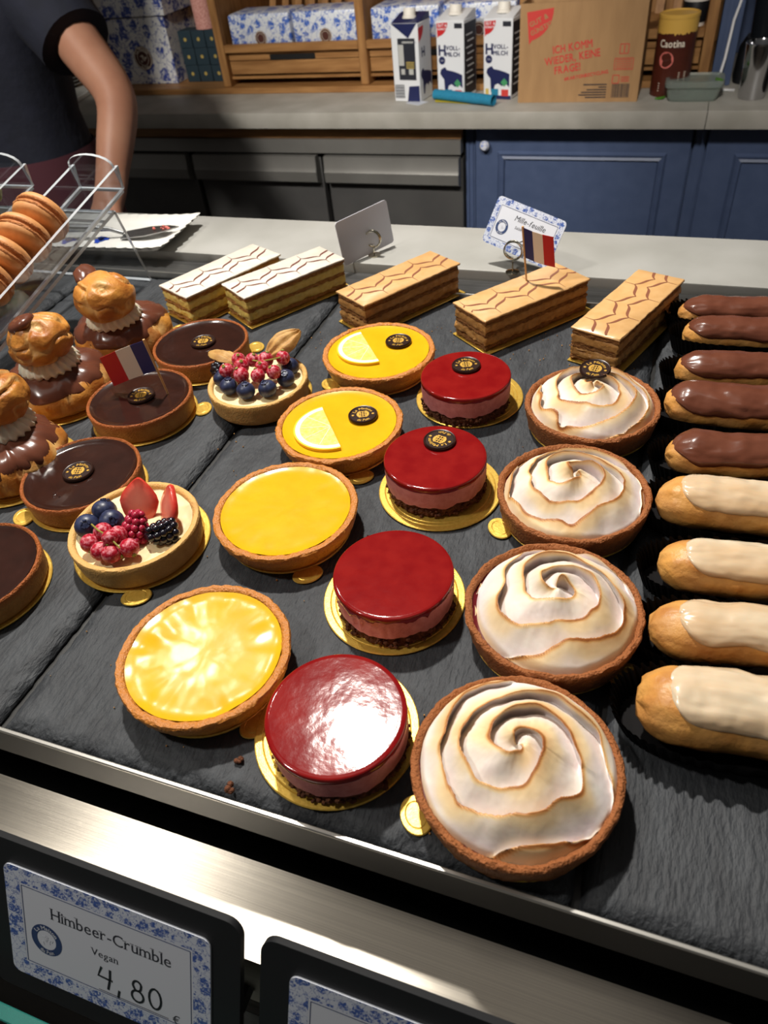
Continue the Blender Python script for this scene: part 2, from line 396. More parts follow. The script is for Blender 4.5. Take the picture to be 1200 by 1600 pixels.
delft('delft_card', S(206, 212, 226), S(36, 66, 130), 190, .9)
delft('delft_box', S(226, 226, 226), S(34, 54, 124), 24, .8)
delft('delft_small', S(220, 224, 230), S(34, 74, 150), 42, .8)
delft('delft_knob', S(226, 226, 230), S(70, 100, 170), 120)

# ------------------------------------------------------------------ the setting
struct('floor', MB().box((-.6, 1.1, -TZ - .02), (4.2, 3.4, .04)), 'floor_tile', 'dark tiled shop floor')
struct('wall_back', MB().box((-.6, 2.5, .3), (4.2, .06, 2.76)), 'wall_paint', 'plain beige wall behind the oak shelves')

# slates: each a thing of its own, chipped along the edges
def slate(x0, x1, y0, y1, seed):
    nx = int((x1 - x0) / .0028); ny = int((y1 - y0) / .0028); th = .006
    def fn(u, v):
        x = x0 + (x1 - x0) * u; y = y0 + (y1 - y0) * v
        d = min(x - x0, x1 - x, y - y0, y1 - y)
        chip = .0032 + .0075 * abs(fbm(x * 70, y * 70, seed, 3)) + .002 * fbm(x * 300, y * 300, seed + 4, 2)
        z = .00035 * fbm(x * 60 + y * 25, y * 22, seed, 3)
        if d < chip: z -= (1 - max(d, 0) / chip) ** .8 * .0042 + .0006 * abs(fbm(x * 400, y * 400, seed, 2))
        ix = .0007 * fbm(y * 150, 3, seed, 2) if d < .002 else 0
        return (x + ix, y + (.0007 * fbm(x * 150, 9, seed, 2) if d < .002 else 0), z - .0004)
    mb = MB(); mb.grid(nx, ny, fn); W = nx + 1
    ring = list(range(W)) + [j * W + nx for j in range(1, ny + 1)] + [ny * W + i for i in range(nx - 1, -1, -1)] + [j * W for j in range(ny - 1, 0, -1)]
    k = len(mb.v); mb.v += [(mb.v[i][0], mb.v[i][1], -th) for i in ring]; mb.t += [0] * len(ring)
    n = len(ring); mb.f += [(ring[(i + 1) % n], ring[i], k + i, k + (i + 1) % n) for i in range(n)]; mb.f.append(tuple(range(k, k + n))[::-1])
    return obj('slate_tile', mb, 'slate', sharp=180)
SL = [(-.87, -.5385, 'dark slate board beneath the macaron stand'), (-.5345, -.2635, 'dark slate board under the chocolate tarts and cream puffs'),
      (-.2595, .0075, 'dark slate board under the lemon tarts and raspberry cakes'), (.0105, .30, 'dark slate board under the row of eclairs')]
for i, (a, b, lab) in enumerate(SL): tag(slate(a, b, .1075, .5635, i * 7.3), lab, 'slate board', 'slate boards lining the tray')

t = thing('display_tray', 'shallow dark metal tray with a thin bright lip holding the slates', 'tray', (-.285, .3375, 0))
obj('tray_bottom', MB().box((0, -.002, -.0075), (1.18, .462, .002)), 'tray_metal', t)
obj('tray_front', MB().box((0, -.2325, -.0105), (1.18, .0016, .022)), 'tray_metal', t)
obj('tray_back', MB().box((0, .2285, -.0055), (1.18, .0012, .005)), 'tray_metal', t)
obj('tray_lip', MB().bbox((0, -.2325, .0012), (1.18, .0022, .0016), .0005, 1), 'tray_lip', t)
t = thing('counter_case', 'steel and black body of the display counter below the tray', 'display case', (-.285, .35, -TZ))
obj('case_body', MB().box((0, -.01, TZ / 2 - .02), (1.3, .44, TZ - .055)), 'black_gap', t)
st = MB()
yk, zk = .0632 - .35, TZ - .0436; yt, zt = .1 - .35, TZ - .0435
st.add([(-.65, yt, zt), (.65, yt, zt), (.65, yk, zk), (-.65, yk, zk), (-.65, yk, zk - .08), (.65, yk, zk - .08), (-.65, yt, zk - .08), (.65, yt, zk - .08)],
       [(0, 3, 2, 1), (3, 4, 5, 2), (4, 6, 7, 5), (0, 1, 7, 6)])
me = st.mesh('steel_rail'); uv = me.uv_layers.new(name='brush')
for lp in me.loops: q = me.vertices[lp.vertex_index].co; uv.data[lp.index].uv = (q.y * 3 - q.z * 3, q.x)
b_ = MATS['steel'].node_tree; tn = b_.nodes.new('ShaderNodeTangent'); tn.direction_type = 'UV_MAP'; tn.uv_map = 'brush'; b_.links.new(tn.outputs[0], b_.nodes['Principled BSDF'].inputs['Tangent'])
obj('steel_rail', me, 'steel', t)
obj('front_panel', MB().box((0, yk + .01, TZ / 2 - .09), (1.3, .012, TZ - .20)), 'steel_plain', t)
struct('trim_5', MB().bbox((-.285, .585, -.0045), (1.3, .038, .004), .001, 1), 'steel_plain', 'flat steel strip between slates and stone ledge')
struct('trim_6', MB().bbox((-.285, .5675, -.0005), (1.3, .0016, .006), .0005, 1), 'tray_lip', 'thin bright steel edge along the back of the slates')
led = MB().bbox((-.285, .655, -.012), (1.5, .094, .034), .0015, 2)
struct('trim_1', led, 'stone', 'pale stone ledge behind the pastry tray')
struct('trim_2', MB().box((-.285, .655, -.55), (1.46, .07, 1.04)), 'wall_paint', 'plain base carrying the stone ledge')

# ------------------------------------------------------------------ shared pastry pieces
def board(loc, r, ta, label, tab=True, rz=0, group='gold boards under the pastries'):
    """round gold cake card with two embossed rings and a pull tab pointing along angle ta"""
    mb = MB()
    prof = [(0, 0), (r - .0004, 0), (r, .0004), (r, .0008), (r - .0005, .0012), (r - .0035, .0012), (r - .0040, .0009), (r - .0044, .0012), (r - .0062, .0012), (r - .0066, .0009), (r - .007, .0012), (0, .0012)]
    mb.lathe(prof, 64)
    t = thing('cake_board', label, 'cake board', loc, rz, group)
    obj('disc', mb, 'gold_card', t, sharp=12)
    if tab:
        tb = MB(); tb.lathe([(0, 0), (.0078, 0), (.0082, .0005), (.0078, .001), (.0058, .001), (.0054, .0008), (.005, .001), (0, .001)], 28)
        for i in range(len(tb.v)): tb.v[i] = (tb.v[i][0] * .8, tb.v[i][1] * 1.05, tb.v[i][2] * .98)
        tb.box((-.006, 0, .0005), (.008, .006, .0008))
        obj('pull_tab', tb, 'gold_card', t, (math.cos(ta) * (r + .0038), math.sin(ta) * (r + .0038), 0.00005), (0, 0, ta), sharp=12)
    return t
dm = MB().lathe([(0, 0), (.0092, 0), (.0098, .0006), (.0098, .0016), (.0093, .0022), (.0088, .0021), (.0084, .0017), (0, .0017)], 40).mesh('medallion')
pr = MB()
pr.merge(typeset('La Maison', .0031, arc=(.0052, PI / 2, 1), th=.00185, gap=.10, bold=.03, italic=.15))
pr.merge(typeset('du Pain', .0031, arc=(.0078, -PI / 2, -1), th=.00185, gap=.10, bold=.03, italic=.15))
for i in range(7):
    y = -.003 + i * .001; hw = math.sqrt(max(0, .0041 ** 2 - y * y))
    if i % 2 == 0: pr.box((0, y, .00183), (hw * 1.9, .00055, .0001))
    for sgn in (-1, 1): pr.box((sgn * hw * .8, y, .00183), (hw * .42, .00095, .0001))
for x in (-.0016, 0, .0016): pr.box((x, 0, .00183), (.0005, .0056, .0001))
for sgn in (-1, 1):
    for k in range(3): pr.box((sgn * .0066, -.0004, .00183), (.0019, .0004, .0001), k * PI / 3)
PRM = pr.mesh('gold_print', 0)
def medallion(parent, x, y, z, rz=0, tilt=0):
    d = obj('chocolate_medallion', dm, 'medallion', parent, (x, y, z), (tilt, 0, rz)); d['label'] = 'dark chocolate medallion printed in gold'
    obj('gold_print', PRM, 'gold_print', d)
def shell(R, H, wall, tb, amp, seed, depth=.003, flare=.5):
    Rb = R * tb
    P = [(0, 0, 0), (Rb - .003, 0, 0), (Rb - .0008, .0004, 0), (Rb + .0004, .002, 0)]
    for k in range(1, 6):
        u = k / 6; P.append((Rb + (R - Rb) * u ** flare, .002 + (H - .0035) * u, .0 if u < .7 else .35))
    P += [(R - .0001, H - .0012, .8), (R - .0007, H - .0002, 1), (R - wall * .5, H + .0002, 1), (R - wall + .0006, H - .0004, 1), (R - wall, H - .0014, .8), (R - wall - .0003, H - depth - .001, .6), (0, H - depth - .001, .6)]
    def fn(a, r, z, j, t):
        if z < .0005: return r, z
        x, y = math.cos(a) * 9, math.sin(a) * 9
        n = fbm(x * .35 + seed, y * .35, z * 60, 2) * .5 + fbm(x * 2.2 + seed, y * 2.2, z * 400, 3) * .5
        n2 = fbm(x * 4 + seed, y * 4, 3 + j * .3, 2)
        return r * (1 + amp * .9 * n), z + (amp * .022 * n2 + amp * .012 * fbm(x * .3, y * .3, seed, 2) if z > H * .6 and j < 15 else 0)
    return MB().lathe(P, 128, fn)
def filling(R, z, amp, seed, men=.0008, wr=0):
    P = [(0, z)] + [(R * k / 22, z) for k in range(1, 23)]
    def fn(a, r, zz, j, t):
        u = r / R; x, y = r * math.cos(a), r * math.sin(a)
        h = amp * fbm(x * 110 + seed, y * 110, seed, 3) + men * max(0, (u - .86) / .14) ** 2
        if wr: h += wr * max(0, u - .42) * (fbm(math.cos(a) * 3.2 + seed, math.sin(a) * 3.2, u * 1.2, 2) + .6 * fbm(x * 60, y * 60, seed, 2))
        return r, z + h
    return MB().lathe(P, 112, fn)

# ------------------------------------------------------------------ lemon tarts
def lemon_tart(x, y, lab, seed, tabang, slice_=None, disc=None, wr=0):
    board((x, y, 0), .0365, tabang, 'gold card board under ' + lab)
    t = thing('lemon_tart', lab, 'tart', (x, y, .0013), 0, 'lemon tarts')
    obj('pastry_shell', shell(.042, .0158, .0046, .86, .030, seed, .0022, .55), 'crust_lemon', t)
    obj('lemon_filling', filling(.0374, .0142, .00008 + wr * .04, seed, .0008, wr), 'lemon_curd', t)
    if slice_:
        sx, sy, rz = slice_
        sl = bpy.data.objects.new('lemon_slice', None)
        R = .0245; th = .0020
        def half(r0, r1, z0, z1, n=28, dx=0):
            pts = [(r1 * math.cos(PI * k / n), r1 * math.sin(PI * k / n)) for k in range(n + 1)]
            if r0 > 0: pts += [(r0 * math.cos(PI * k / n), r0 * math.sin(PI * k / n)) for k in range(n, -1, -1)]
            return MB().poly(pts, z0, z1)
        f = obj('lemon_slice', half(0, R * .83, 0, th), 'lemon_flesh', t, (sx, sy, .0143), (0, 0, rz)); f['label'] = 'half slice of fresh lemon'
        # pith ring with spokes, rind
        pi_ = half(R * .83, R * .955, 0, th + .0001)
        obj('pith', pi_, 'lemon_pith', f)
        for k in range(1, 5):
            a = PI * k / 5; obj('membrane', MB().box((math.cos(a) * R * .42, math.sin(a) * R * .42, th), (R * .78, .00035, .0004), a), 'lemon_pith', f)
        obj('rind', half(R * .955, R, 0, th), 'lemon_rind', f)
    if disc: medallion(t, disc[0], disc[1], .0146, disc[2])
lemon_tart(-.1737, .1623, 'large plain lemon tart with wrinkled glossy top at the tray front', 1.3, math.atan2(-.0198, .034), wr=.0011)
lemon_tart(-.1785, .2651, 'plain smooth lemon tart, second from the tray front', 4.1, math.atan2(-.029, .023), wr=.0006)
lemon_tart(-.1791, .35, 'lemon tart with lemon slice touching the plain lemon tart', 7.7, -.9, (-.0030, -.0064, math.radians(127)), (.0128, .0105, .4))
lemon_tart(-.1843, .4414, 'farthest lemon tart with lemon slice, below the coffee slice', 2.9, -2.4, (-.0080, .0030, math.radians(127)), (.0108, .0148, .2))

# ------------------------------------------------------------------ raspberry crumble cakes
def raspberry_cake(x, y, bx, by, lab, seed, disc=None, ragged=0):
    board((bx, by, 0), .0372, 2.6 + seed, 'gold card board under ' + lab, tab=seed in (2, 5), group='gold boards under the pastries')
    t = thing('raspberry_cake', lab, 'cake', (x, y, .0013), 0, 'raspberry crumble cakes')
    R = .0302
    def fb(a, r, z, j, tt):
        n = fbm(math.cos(a) * 14 + seed, math.sin(a) * 14, z * 500, 3)
        return r * (1 + .055 * n), max(0.0002, z + (.0012 * n if z > 0 else 0))
    obj('crumble_base', MB().lathe([(0, .0002), (R * .9, .0002), (R * .95, .001), (R * .955, .003), (R * .95, .005), (R * .93, .007), (R * .9, .0085), (R * .7, .0085)], 160, fb), 'crumble', t)
    rnd = random.Random(seed); cl = MB()
    for k in range(150):
        a = rnd.uniform(0, 2 * PI); r = R * rnd.uniform(.93, 1.0); s = rnd.uniform(.0006, .0015)
        z = rnd.uniform(.0006, .0068)
        cl.ball((r * math.cos(a), r * math.sin(a), z), s, 6, 4, (1, 1, .9))
    o = obj('crumble_lumps', cl, 'crumble', t, sharp=30); o['kind'] = 'stuff'
    def fm(a, r, z, j, tt):
        e = fbm(math.cos(a) * 4 + seed, math.sin(a) * 4, 1, 3)
        if z < .009: return r * (1 + .006 * e), z + .0022 * e - .0004
        front = max(0, math.cos(a + 1.9)) ** 3
        return r * (1 + .004 * e - ragged * front * .02 * abs(fbm(a * 9, z * 300, seed, 2))), z
    obj('mousse', MB().lathe([(R * .5, .008), (R * .965, .0076), (R * .99, .0082), (R * .996, .011), (R, .015), (R, .0195), (R * .5, .0195)], 144, fm), 'rasp_mousse', t)
    def fg(a, r, z, j, tt):
        e = fbm(math.cos(a) * 5 + seed, math.sin(a) * 5, 4, 3); x, y = r * math.cos(a), r * math.sin(a)
        if j <= 2: return r * (1 + .003 * e), z + (.0007 + .0010 * ragged) * e
        return r * (1 + .002 * e), z + .00006 * fbm(x * 120 + seed, y * 120, 2, 3)
    gp = [(R * .8, .0192), (R * 1.002, .0190), (R * 1.006, .0196), (R * 1.005, .0216), (R * .995, .0223), (R * .98, .0226)] + [(R * k / 14, .0226) for k in range(13, 0, -1)] + [(0, .0226)]
    obj('raspberry_glaze', MB().lathe(gp, 120, fg), 'rasp_glaze', t)
    if disc: medallion(t, disc[0], disc[1], .0227, disc[2])
raspberry_cake(-.0976, .1449, -.1022, .1495, 'shiny dark red raspberry cake nearest the tray front', 1, ragged=.2)
raspberry_cake(-.0997, .227, -.1021, .2302, 'red raspberry cake with ragged pink front edge and no medallion', 4, ragged=3.6)
raspberry_cake(-.1054, .321, -.1026, .3192, 'raspberry cake with upside-down chocolate medallion', 6, disc=(-.001, .0138, PI - .25))
raspberry_cake(-.110, .4106, -.1097, .4186, 'raspberry cake farthest back, medallion printed upright', 8, disc=(-.002, .0092, .35))

# ------------------------------------------------------------------ meringue tarts
def meringue_mesh(seed, k, p, Rm, H, hc, tw):
    nr, na = 104, 208; vs = []; ts = []; fs = []
    def smooth(a, b, x):
        x = min(1, max(0, (x - a) / (b - a))); return x * x * (3 - 2 * x)
    for i in range(nr + 1):
        u = i / nr
        for j in range(na):
            a = 2 * PI * j / na
            edge = 1 + .025 * fbm(math.cos(a) * 1.6 + seed, math.sin(a) * 1.6, 5, 2)
            r = Rm * u * edge; x, y = r * math.cos(a), r * math.sin(a)
            wx = fbm(x * 24 + seed * 3, y * 24, seed, 2); wy = fbm(x * 75 + 9, y * 75, seed + 3, 2)
            ph = r / p + k * (a + tw) / (2 * PI) + .62 * wx + .20 * wy
            s = ph - math.floor(ph)
            rise = .17
            g = smooth(0, rise, s) if s < rise else (1 - ((s - rise) / (1 - rise)) ** 1.05)
            env = smooth(0, .14, u) * (1 - .55 * smooth(.8, 1, u))
            A = .0108 * env * (.78 + .22 * math.sin(2.5 * a + seed + ph * 2) + .3 * fbm(x * 45, y * 45, seed + 7, 2))
            dome = H + hc * (1 - u ** 1.9) - .0035 * smooth(.93, 1, u) - .0015
            if u < .1: dome += .0018 * (1 - u / .1)
            z = dome + A * (g - .3) + .00018 * fbm(x * 420, y * 420, seed, 2)
            sh = .0036 * env * g * g
            rr = max(0, r - sh * .8)
            crest = max(0, 1 - abs(s - rise) / .10) ** 1.1
            glow = max(0, 1 - (s - rise) / .62) if s > rise else 0
            tone = .5 + .8 * fbm(x * 38 + 4, y * 38, seed + 1, 2)
            t = min(1, max(0, 1.0 * crest * (.75 + .35 * tone) + .66 * glow ** 1.1 * max(.3, min(1, tone + .15)))) * (.35 + .65 * smooth(0, .15, u))
            if u > .9: t = max(t, .45 * smooth(.9, .98, u) * max(0, tone))
            vs.append((rr * math.cos(a), rr * math.sin(a), z)); ts.append(t)
    for i in range(nr):
        for j in range(na):
            q = (j + 1) % na; fs.append((i * na + j, i * na + q, (i + 1) * na + q, (i + 1) * na + j))
    # skirt down into the tart
    k0 = len(vs); base = nr * na
    for j in range(na):
        v = vs[base + j]; vs.append((v[0] * .97, v[1] * .97, H - .006)); ts.append(0)
    for j in range(na):
        q = (j + 1) % na; fs.append((base + j, base + q, k0 + q, k0 + j))
    return MB().add(vs, fs, ts)
def meringue_tart(x, y, lab, seed, k, p, hc, tw, tabang=None, disc=None, off=(0, 0), H=.0168, Rm=.0392):
    board((x, y, 0), .0385, tabang or 0, 'gold card board under ' + lab, tab=tabang is not None)
    t = thing('meringue_tart', lab, 'tart', (x, y, .0013), 0, 'meringue tarts')
    obj('pastry_shell', shell(.042, H, .0036, .93, .030, seed * 1.7, .0035, .8), 'crust_cocoa', t)
    obj('jam_filling', filling(.0388, H - .0038, .0002, seed), 'jam', t)
    obj('toasted_meringue', meringue_mesh(seed, k, p, Rm, H, hc, tw), 'meringue', t, (off[0], off[1], 0), sharp=180)
    if disc: medallion(t, *disc)
meringue_tart(-.0216, .1467, 'largest toasted meringue tart nearest the tray front', 3.2, 2, .0102, .0125, 2.4, math.atan2(-.0242, -.035), off=(.0005, .001), Rm=.0402)
meringue_tart(-.0211, .2309, 'toasted meringue tart, second from the tray front', 8.6, 2, .0104, .0115, .6, math.atan2(-.0193, .038), off=(.0012, .0005))
meringue_tart(-.0244, .3163, 'toasted meringue tart, third from the tray front', 13.1, 2, .0100, .0100, 4.4, 3.7, off=(.0005, -.001))
meringue_tart(-.0256, .4037, 'farthest meringue tart with a chocolate medallion on top', 17.9, 2, .0104, .0100, 5.2, None, disc=(-.0015, .0165, .0292, -.15, .10), off=(.0005, .001))

# ------------------------------------------------------------------ chocolate tarts
def chocolate_tart(x, y, lab, seed, tabang=None, disc=None, bub=()):
    board((x, y, 0), .0380, tabang or 0, 'gold card board under ' + lab, tab=tabang is not None)
    t = thing('chocolate_tart', lab, 'tart', (x, y, .0013), 0, 'chocolate tarts')
    obj('pastry_shell', shell(.0377, .0158, .0026, .955, .010, seed, .0022, .8), 'crust_choc', t)
    obj('ganache', filling(.0351, .0139, .0001, seed, .0012), 'dark_ganache', t)
    for bx, by, br in bub: obj('bubble', MB().lathe([(br * 1.5, 0), (br * 1.1, .0003), (br * .8, .0001), (0, -.0004)], 14), 'dark_ganache', t, (bx, by, .0139))
    if disc: medallion(t, disc[0], disc[1], .0141, disc[2])
chocolate_tart(-.3286, .4279, 'chocolate tart farthest back, partly behind the currant tart', 5.5, math.atan2(.024, .03), (.002, .001, .3))
chocolate_tart(-.3337, .3491, 'chocolate tart with a paper flag stuck in it', 9.1, math.atan2(.0155, .037), (.0005, .0015, .45))
chocolate_tart(-.3222, .2648, 'chocolate tart behind the strawberry tart, with medallion and bubbles', 12.7, 4.0, (-.002, .0003, .35), ((-.005, -.0205, .0009), (-.003, -.0226, .0012), (.0005, -.0226, .0005)))
chocolate_tart(-.3305, .1765, 'plain chocolate tart cut off by the left picture edge', 15.3, None)

# ------------------------------------------------------------------ fruit tarts
def blueberry(parent, p, r, seed):
    rnd = random.Random(seed)
    mb = MB().ball((0, 0, 0), r, 18, 12, (1, 1, .88))
    o = obj('blueberry', mb, 'blueberry', parent, p, (rnd.uniform(-.7, .7), rnd.uniform(-.7, .7), rnd.uniform(0, 6)), sharp=180)
    cr = MB()
    for k in range(5):
        a = k * 2 * PI / 5; cr.box((math.cos(a) * r * .3, math.sin(a) * r * .3, r * .86), (r * .12, r * .3, r * .16), a)
    obj('crown', cr, 'blueberry', o)
def drupes(name, m, parent, p, r, h, rd, rot):
    """raspberry / blackberry: rings of drupelets on a cone"""
    mb = MB(); n = 5
    for i in range(n):
        u = i / (n - 1); rr = r * math.cos(u * 1.25) ** .8; z = -h * .45 + h * u; k = max(1, int(2 * PI * rr / (rd * 1.55)))
        for j in range(k):
            a = 2 * PI * (j + .5 * (i % 2)) / k; mb.ball((rr * math.cos(a), rr * math.sin(a), z), rd, 8, 6)
    mb.ball((0, 0, h * .55), rd, 8, 6)
    mb.ball((0, 0, 0), r * .9, 10, 8, (1, 1, h / r * .5))
    return obj(name, mb, m, parent, p, rot, sharp=180)
def currant(parent, p, r, rot=(0, 0, 0)):
    o = obj('redcurrant', MB().ball((0, 0, 0), r, 16, 10), 'redcurrant', parent, p, rot, sharp=180)
    obj('dried_tip', MB().lathe([(r * .22, r * .93), (r * .26, r * 1.08), (r * .08, r * 1.2), (0, r * 1.1)], 6), 'stalk', o)
def fruit_tart(x, y, lab, seed, tabang, br, bc):
    board((bc[0], bc[1], 0), br, tabang if tabang is not None else 0, 'gold card board under ' + lab, tab=tabang is not None)
    t = thing('fruit_tart', lab, 'tart', (x, y, .0013), 0, 'fruit tarts')
    return t
t = fruit_tart(-.2589, .2306, 'fruit tart with strawberries, raspberry, blackberry and blueberries', 3, math.atan2(-.0403, .0218), .0402, (-.2603, .2331))
obj('pastry_shell', shell(.0377, .0165, .0042, .95, .008, 21, .004, .7), 'crust_pale', t)
obj('custard', filling(.0335, .0128, .0008, 3, .001), 'pastry_cream', t)
def strawberry(parent, p, rot, s, seed):
    n = 22; out = []
    for k in range(n):
        a = 2 * PI * k / n; yy = math.sin(a); xx = math.cos(a) * (.80 - .42 * max(0, yy) ** 1.2) * (1 + .05 * math.sin(3 * a))
        out.append((xx, yy))
    mb = MB(); vs = [(0, 0, .16)] + [(a * .55, b * .6, .15) for a, b in out] + [(a * .94, b * .96, .10) for a, b in out] + [(a, b, 0) for a, b in out] + [(a * .94, b * .96, -.10) for a, b in out] + [(0, 0, -.14)]
    fs = [(0, 1 + k, 1 + (k + 1) % n) for k in range(n)]
    for lv in range(3): fs += [(1 + lv * n + k, 1 + (lv + 1) * n + k, 1 + (lv + 1) * n + (k + 1) % n, 1 + lv * n + (k + 1) % n) for k in range(n)]
    fs += [(1 + 4 * n, 1 + 3 * n + (k + 1) % n, 1 + 3 * n + k) for k in range(n)]
    ts = [.75] + [.45] * n + [.06] * n + [0] * n + [.1] * n + [.5]
    mb.add([(a * s, b * s, c * s) for a, b, c in vs], fs, ts)
    return obj('strawberry_slice', mb, 'strawberry', parent, p, rot, sharp=60)
strawberry(t, (-.0030, .0135, .0215), (math.radians(62), .15, .35), .0142, 1)
strawberry(t, (.0180, .0125, .0215), (math.radians(62), -.25, -.55), .0140, 2)
for k, p in enumerate([(-.0215, .0035, .0190), (-.0238, -.0102, .0185), (-.0112, -.0038, .0190)]): blueberry(t, p, .0072, k)
drupes('raspberry', 'raspberry', t, (.0062, -.0050, .0200), .0064, .0135, .0023, (-.5, .25, .3))
drupes('blackberry', 'blackberry', t, (.0218, -.0035, .0175), .0060, .0125, .0025, (1.2, .2, -.75))
for k, (a, b, c) in enumerate([(-.0085, -.0145, .0215), (.0022, -.0150, .0220), (.0030, -.0215, .0265), (-.0125, -.0225, .0195), (.0125, -.0205, .0200), (-.0025, -.0265, .0195), (.0052, -.0270, .0200)]):
    currant(t, (a, b, c), .0054 if k != 2 else .0044, (1.9, 0, .4 * k - .6))
obj('currant_stalk', MB().tube([(-.0150, -.0140, .0255), (-.006, -.019, .0275), (.003, -.022, .0280), (.0115, -.0255, .0245)], .0005, 6), 'stalk', t)

t = fruit_tart(-.2565, .3852, 'currant and blueberry tart with dried husk leaves', 4, None, .0364, (-.2584, .3908))
obj('pastry_shell', shell(.0362, .0165, .0040, .95, .008, 31, .004, .7), 'crust_pale', t)
obj('custard', filling(.0322, .0128, .0008, 5, .001), 'pastry_cream', t)
for k, p in enumerate([(-.0140, -.0160, .019), (.0008, -.0185, .019), (.0150, -.0130, .019), (.0222, .0020, .019), (.0190, .0160, .0195), (-.0235, -.0080, .019)]): blueberry(t, p, .0066, 10 + k)
drupes('blackberry', 'blackberry', t, (-.0285, .0010, .020), .0058, .011, .0022, (1.2, .2, .75))
for k, (a, b, c) in enumerate([(-.0195, -.0060, .0247), (-.0150, .0050, .0280), (-.0035, .0050, .0290), (.0055, .0080, .0285), (.0170, .0124, .0285), (.0074, -.0095, .0262), (-.0049, -.0110, .0262), (.0165, -.0028, .0262), (.0065, -.0005, .0275), (-.0085, -.0030, .0280)]):
    currant(t, (a, b, c), .0051 if k % 3 else .0056, (.4, 0, .8 * k))
obj('currant_stalk', MB().tube([(-.006, .002, .031), (.004, .001, .031), (.012, .004, .0315), (.02, .011, .031)], .0006, 6), 'stalk', t)
def husk(parent, p, rot, L, W):
    def fn(u, v):
        a = u * 2 - 1; wv = W * math.sin(PI * (.08 + .9 * v)) ** .8
        x = a * wv; return (x, L * v, .0045 * math.cos(a * 1.4) * math.sin(PI * v) + .0010 * math.cos(a * 9) + .0008 * fbm(x * 200, v * 6, 3, 2))
    mb = MB().grid(16, 16, fn); n = len(mb.v); mb.v += [(a, b, c - .0004) for a, b, c in mb.v]; mb.t += [0] * n
    mb.f += [tuple(i + n for i in q)[::-1] for q in mb.f[:]]
    return obj('husk_leaf', mb, 'husk', parent, p, rot, sharp=180)
husk(t, (.0005, .019, .0255), (.35, .25, -.62), .030, .0105)
husk(t, (-.0165, .0065, .0245), (.05, .3, 1.35), .029, .0085)

# ------------------------------------------------------------------ cream puff towers (religieuses)
def religieuse(x, y, hx, hy, lab, seed, cap=(-.006, .002), rb=.0385):
    board((x + .001, y + .001, 0), .0405, .6 + seed % 2, 'gold card board under ' + lab)
    t = thing('cream_puff_tower', lab, 'cream puff', (x, y, .0013), 0, 'two-tier cream puffs')
    def nb(a, z):
        c = abs(noise.noise(Vector((math.cos(a) * 1.7 + seed, math.sin(a) * 1.7, z * 70 + 5))))
        return .08 * fbm(math.cos(a) * 1.5 + seed, math.sin(a) * 1.5, z * 60, 3) + .07 * min(1, c / .16) - .03
    prof = [(0, .0002), (rb * .8, .0002), (rb * .93, .002), (rb * .99, .006), (rb, .011), (rb * .96, .016), (rb * .86, .021), (rb * .70, .0248), (rb * .5, .027), (rb * .25, .028), (0, .028)]
    def fb(a, r, z, j, tt):
        if z < .001: return r, z
        n = nb(a, z); return r * (1 + n), z * (1 + .4 * n), max(0, min(1, .9 - 1.1 * (n + .03) / .07))
    obj('choux_base', MB().lathe(prof, 120, fb), 'choux', t, sharp=180)
    pr2 = [(0, .0298), (rb * .25, .0298), (rb * .5, .0288), (rb * .70, .0266), (rb * .87, .0226), (rb * .96, .0180), (rb * .98, .0162), (rb * .90, .0158)]
    def fi(a, r, z, j, tt):
        lob = .5 + .5 * fbm(math.cos(a) * 1.9 + seed * 2, math.sin(a) * 1.9, 8, 2) + .18 * math.cos(3 * a + seed)
        q = nb(a, z); k = 1 - .16 * (1 - lob) * max(0, (j - 3) / 4)
        drop = max(0, j - 4) * .0016 * lob
        b = .0009 * fbm(math.cos(a) * 2 + 3, math.sin(a) * 2 + seed, z * 80, 2)
        return r * (1 + q) * k * 1.012 + b, z * (1 + .4 * q) - drop + b + .0018 * max(0, (j - 3)) / 4 * (1 - lob)
    obj('chocolate_icing', MB().lathe(pr2, 120, fi), 'choc_icing', t, sharp=180)
    cr = [(0, .027), (.0150, .0275), (.0205, .029), (.0215, .0315), (.0195, .035), (.0165, .038), (.010, .040), (0, .040)]
    def fc(a, r, z, j, tt): return r * (1 + .06 * math.cos(a * 22 + z * 350)), z + .0004 * math.cos(a * 22)
    obj('cream_ruff', MB().lathe(cr, 176, fc), 'cream_ruff', t, (hx * .65, hy * .65, -.0005), (0, 0, 0), sharp=180)
    def fh(p): 
        n = fbm(p.x * 1.3 + seed, p.y * 1.3, p.z * 1.3 + 3, 2); c = abs(noise.noise(Vector((p.x * 1.5 + seed, p.y * 1.5, p.z * 1.5))))
        return .07 * n + .13 * min(1, c / .17) - .07
    hd = MB().ball((0, 0, 0), .0212, 80, 48, (1.05, 1.05, .80), fh)
    for i in range(len(hd.v)):
        p = Vector(hd.v[i]).normalized(); c = abs(noise.noise(Vector((p.x * 1.5 + seed, p.y * 1.5, p.z * 1.5)))); hd.t[i] = max(0, 1 - c / .12) * .85
    obj('choux_head', hd, 'choux', t, (hx, hy, .0505), (.1, -.1, seed), sharp=180)
    cp = MB().ball((0, 0, 0), .0098, 24, 14, (1.15, .95, .48), lambda p: .16 * fbm(p.x * 1.5 + seed, p.y * 1.5, 2, 2) + .12 * max(0, p.x))
    k = len(cp.v); cp.ball((.0045, -.0075, -.0035), .0022, 10, 8, (.8, 1.4, 1.5))
    obj('chocolate_cap', cp, 'choc_icing', t, (hx + cap[0], hy + cap[1], .0655), (.25, -.35, seed), sharp=180)
religieuse(-.409, .437, .008, -.014, 'tall two-tier cream puff nearest the millefeuille slices', 2.2, (-.012, .001))
religieuse(-.4135, .3575, .004, -.003, 'tall two-tier cream puff behind the flagged chocolate tart', 5.9, (-.004, -.006))
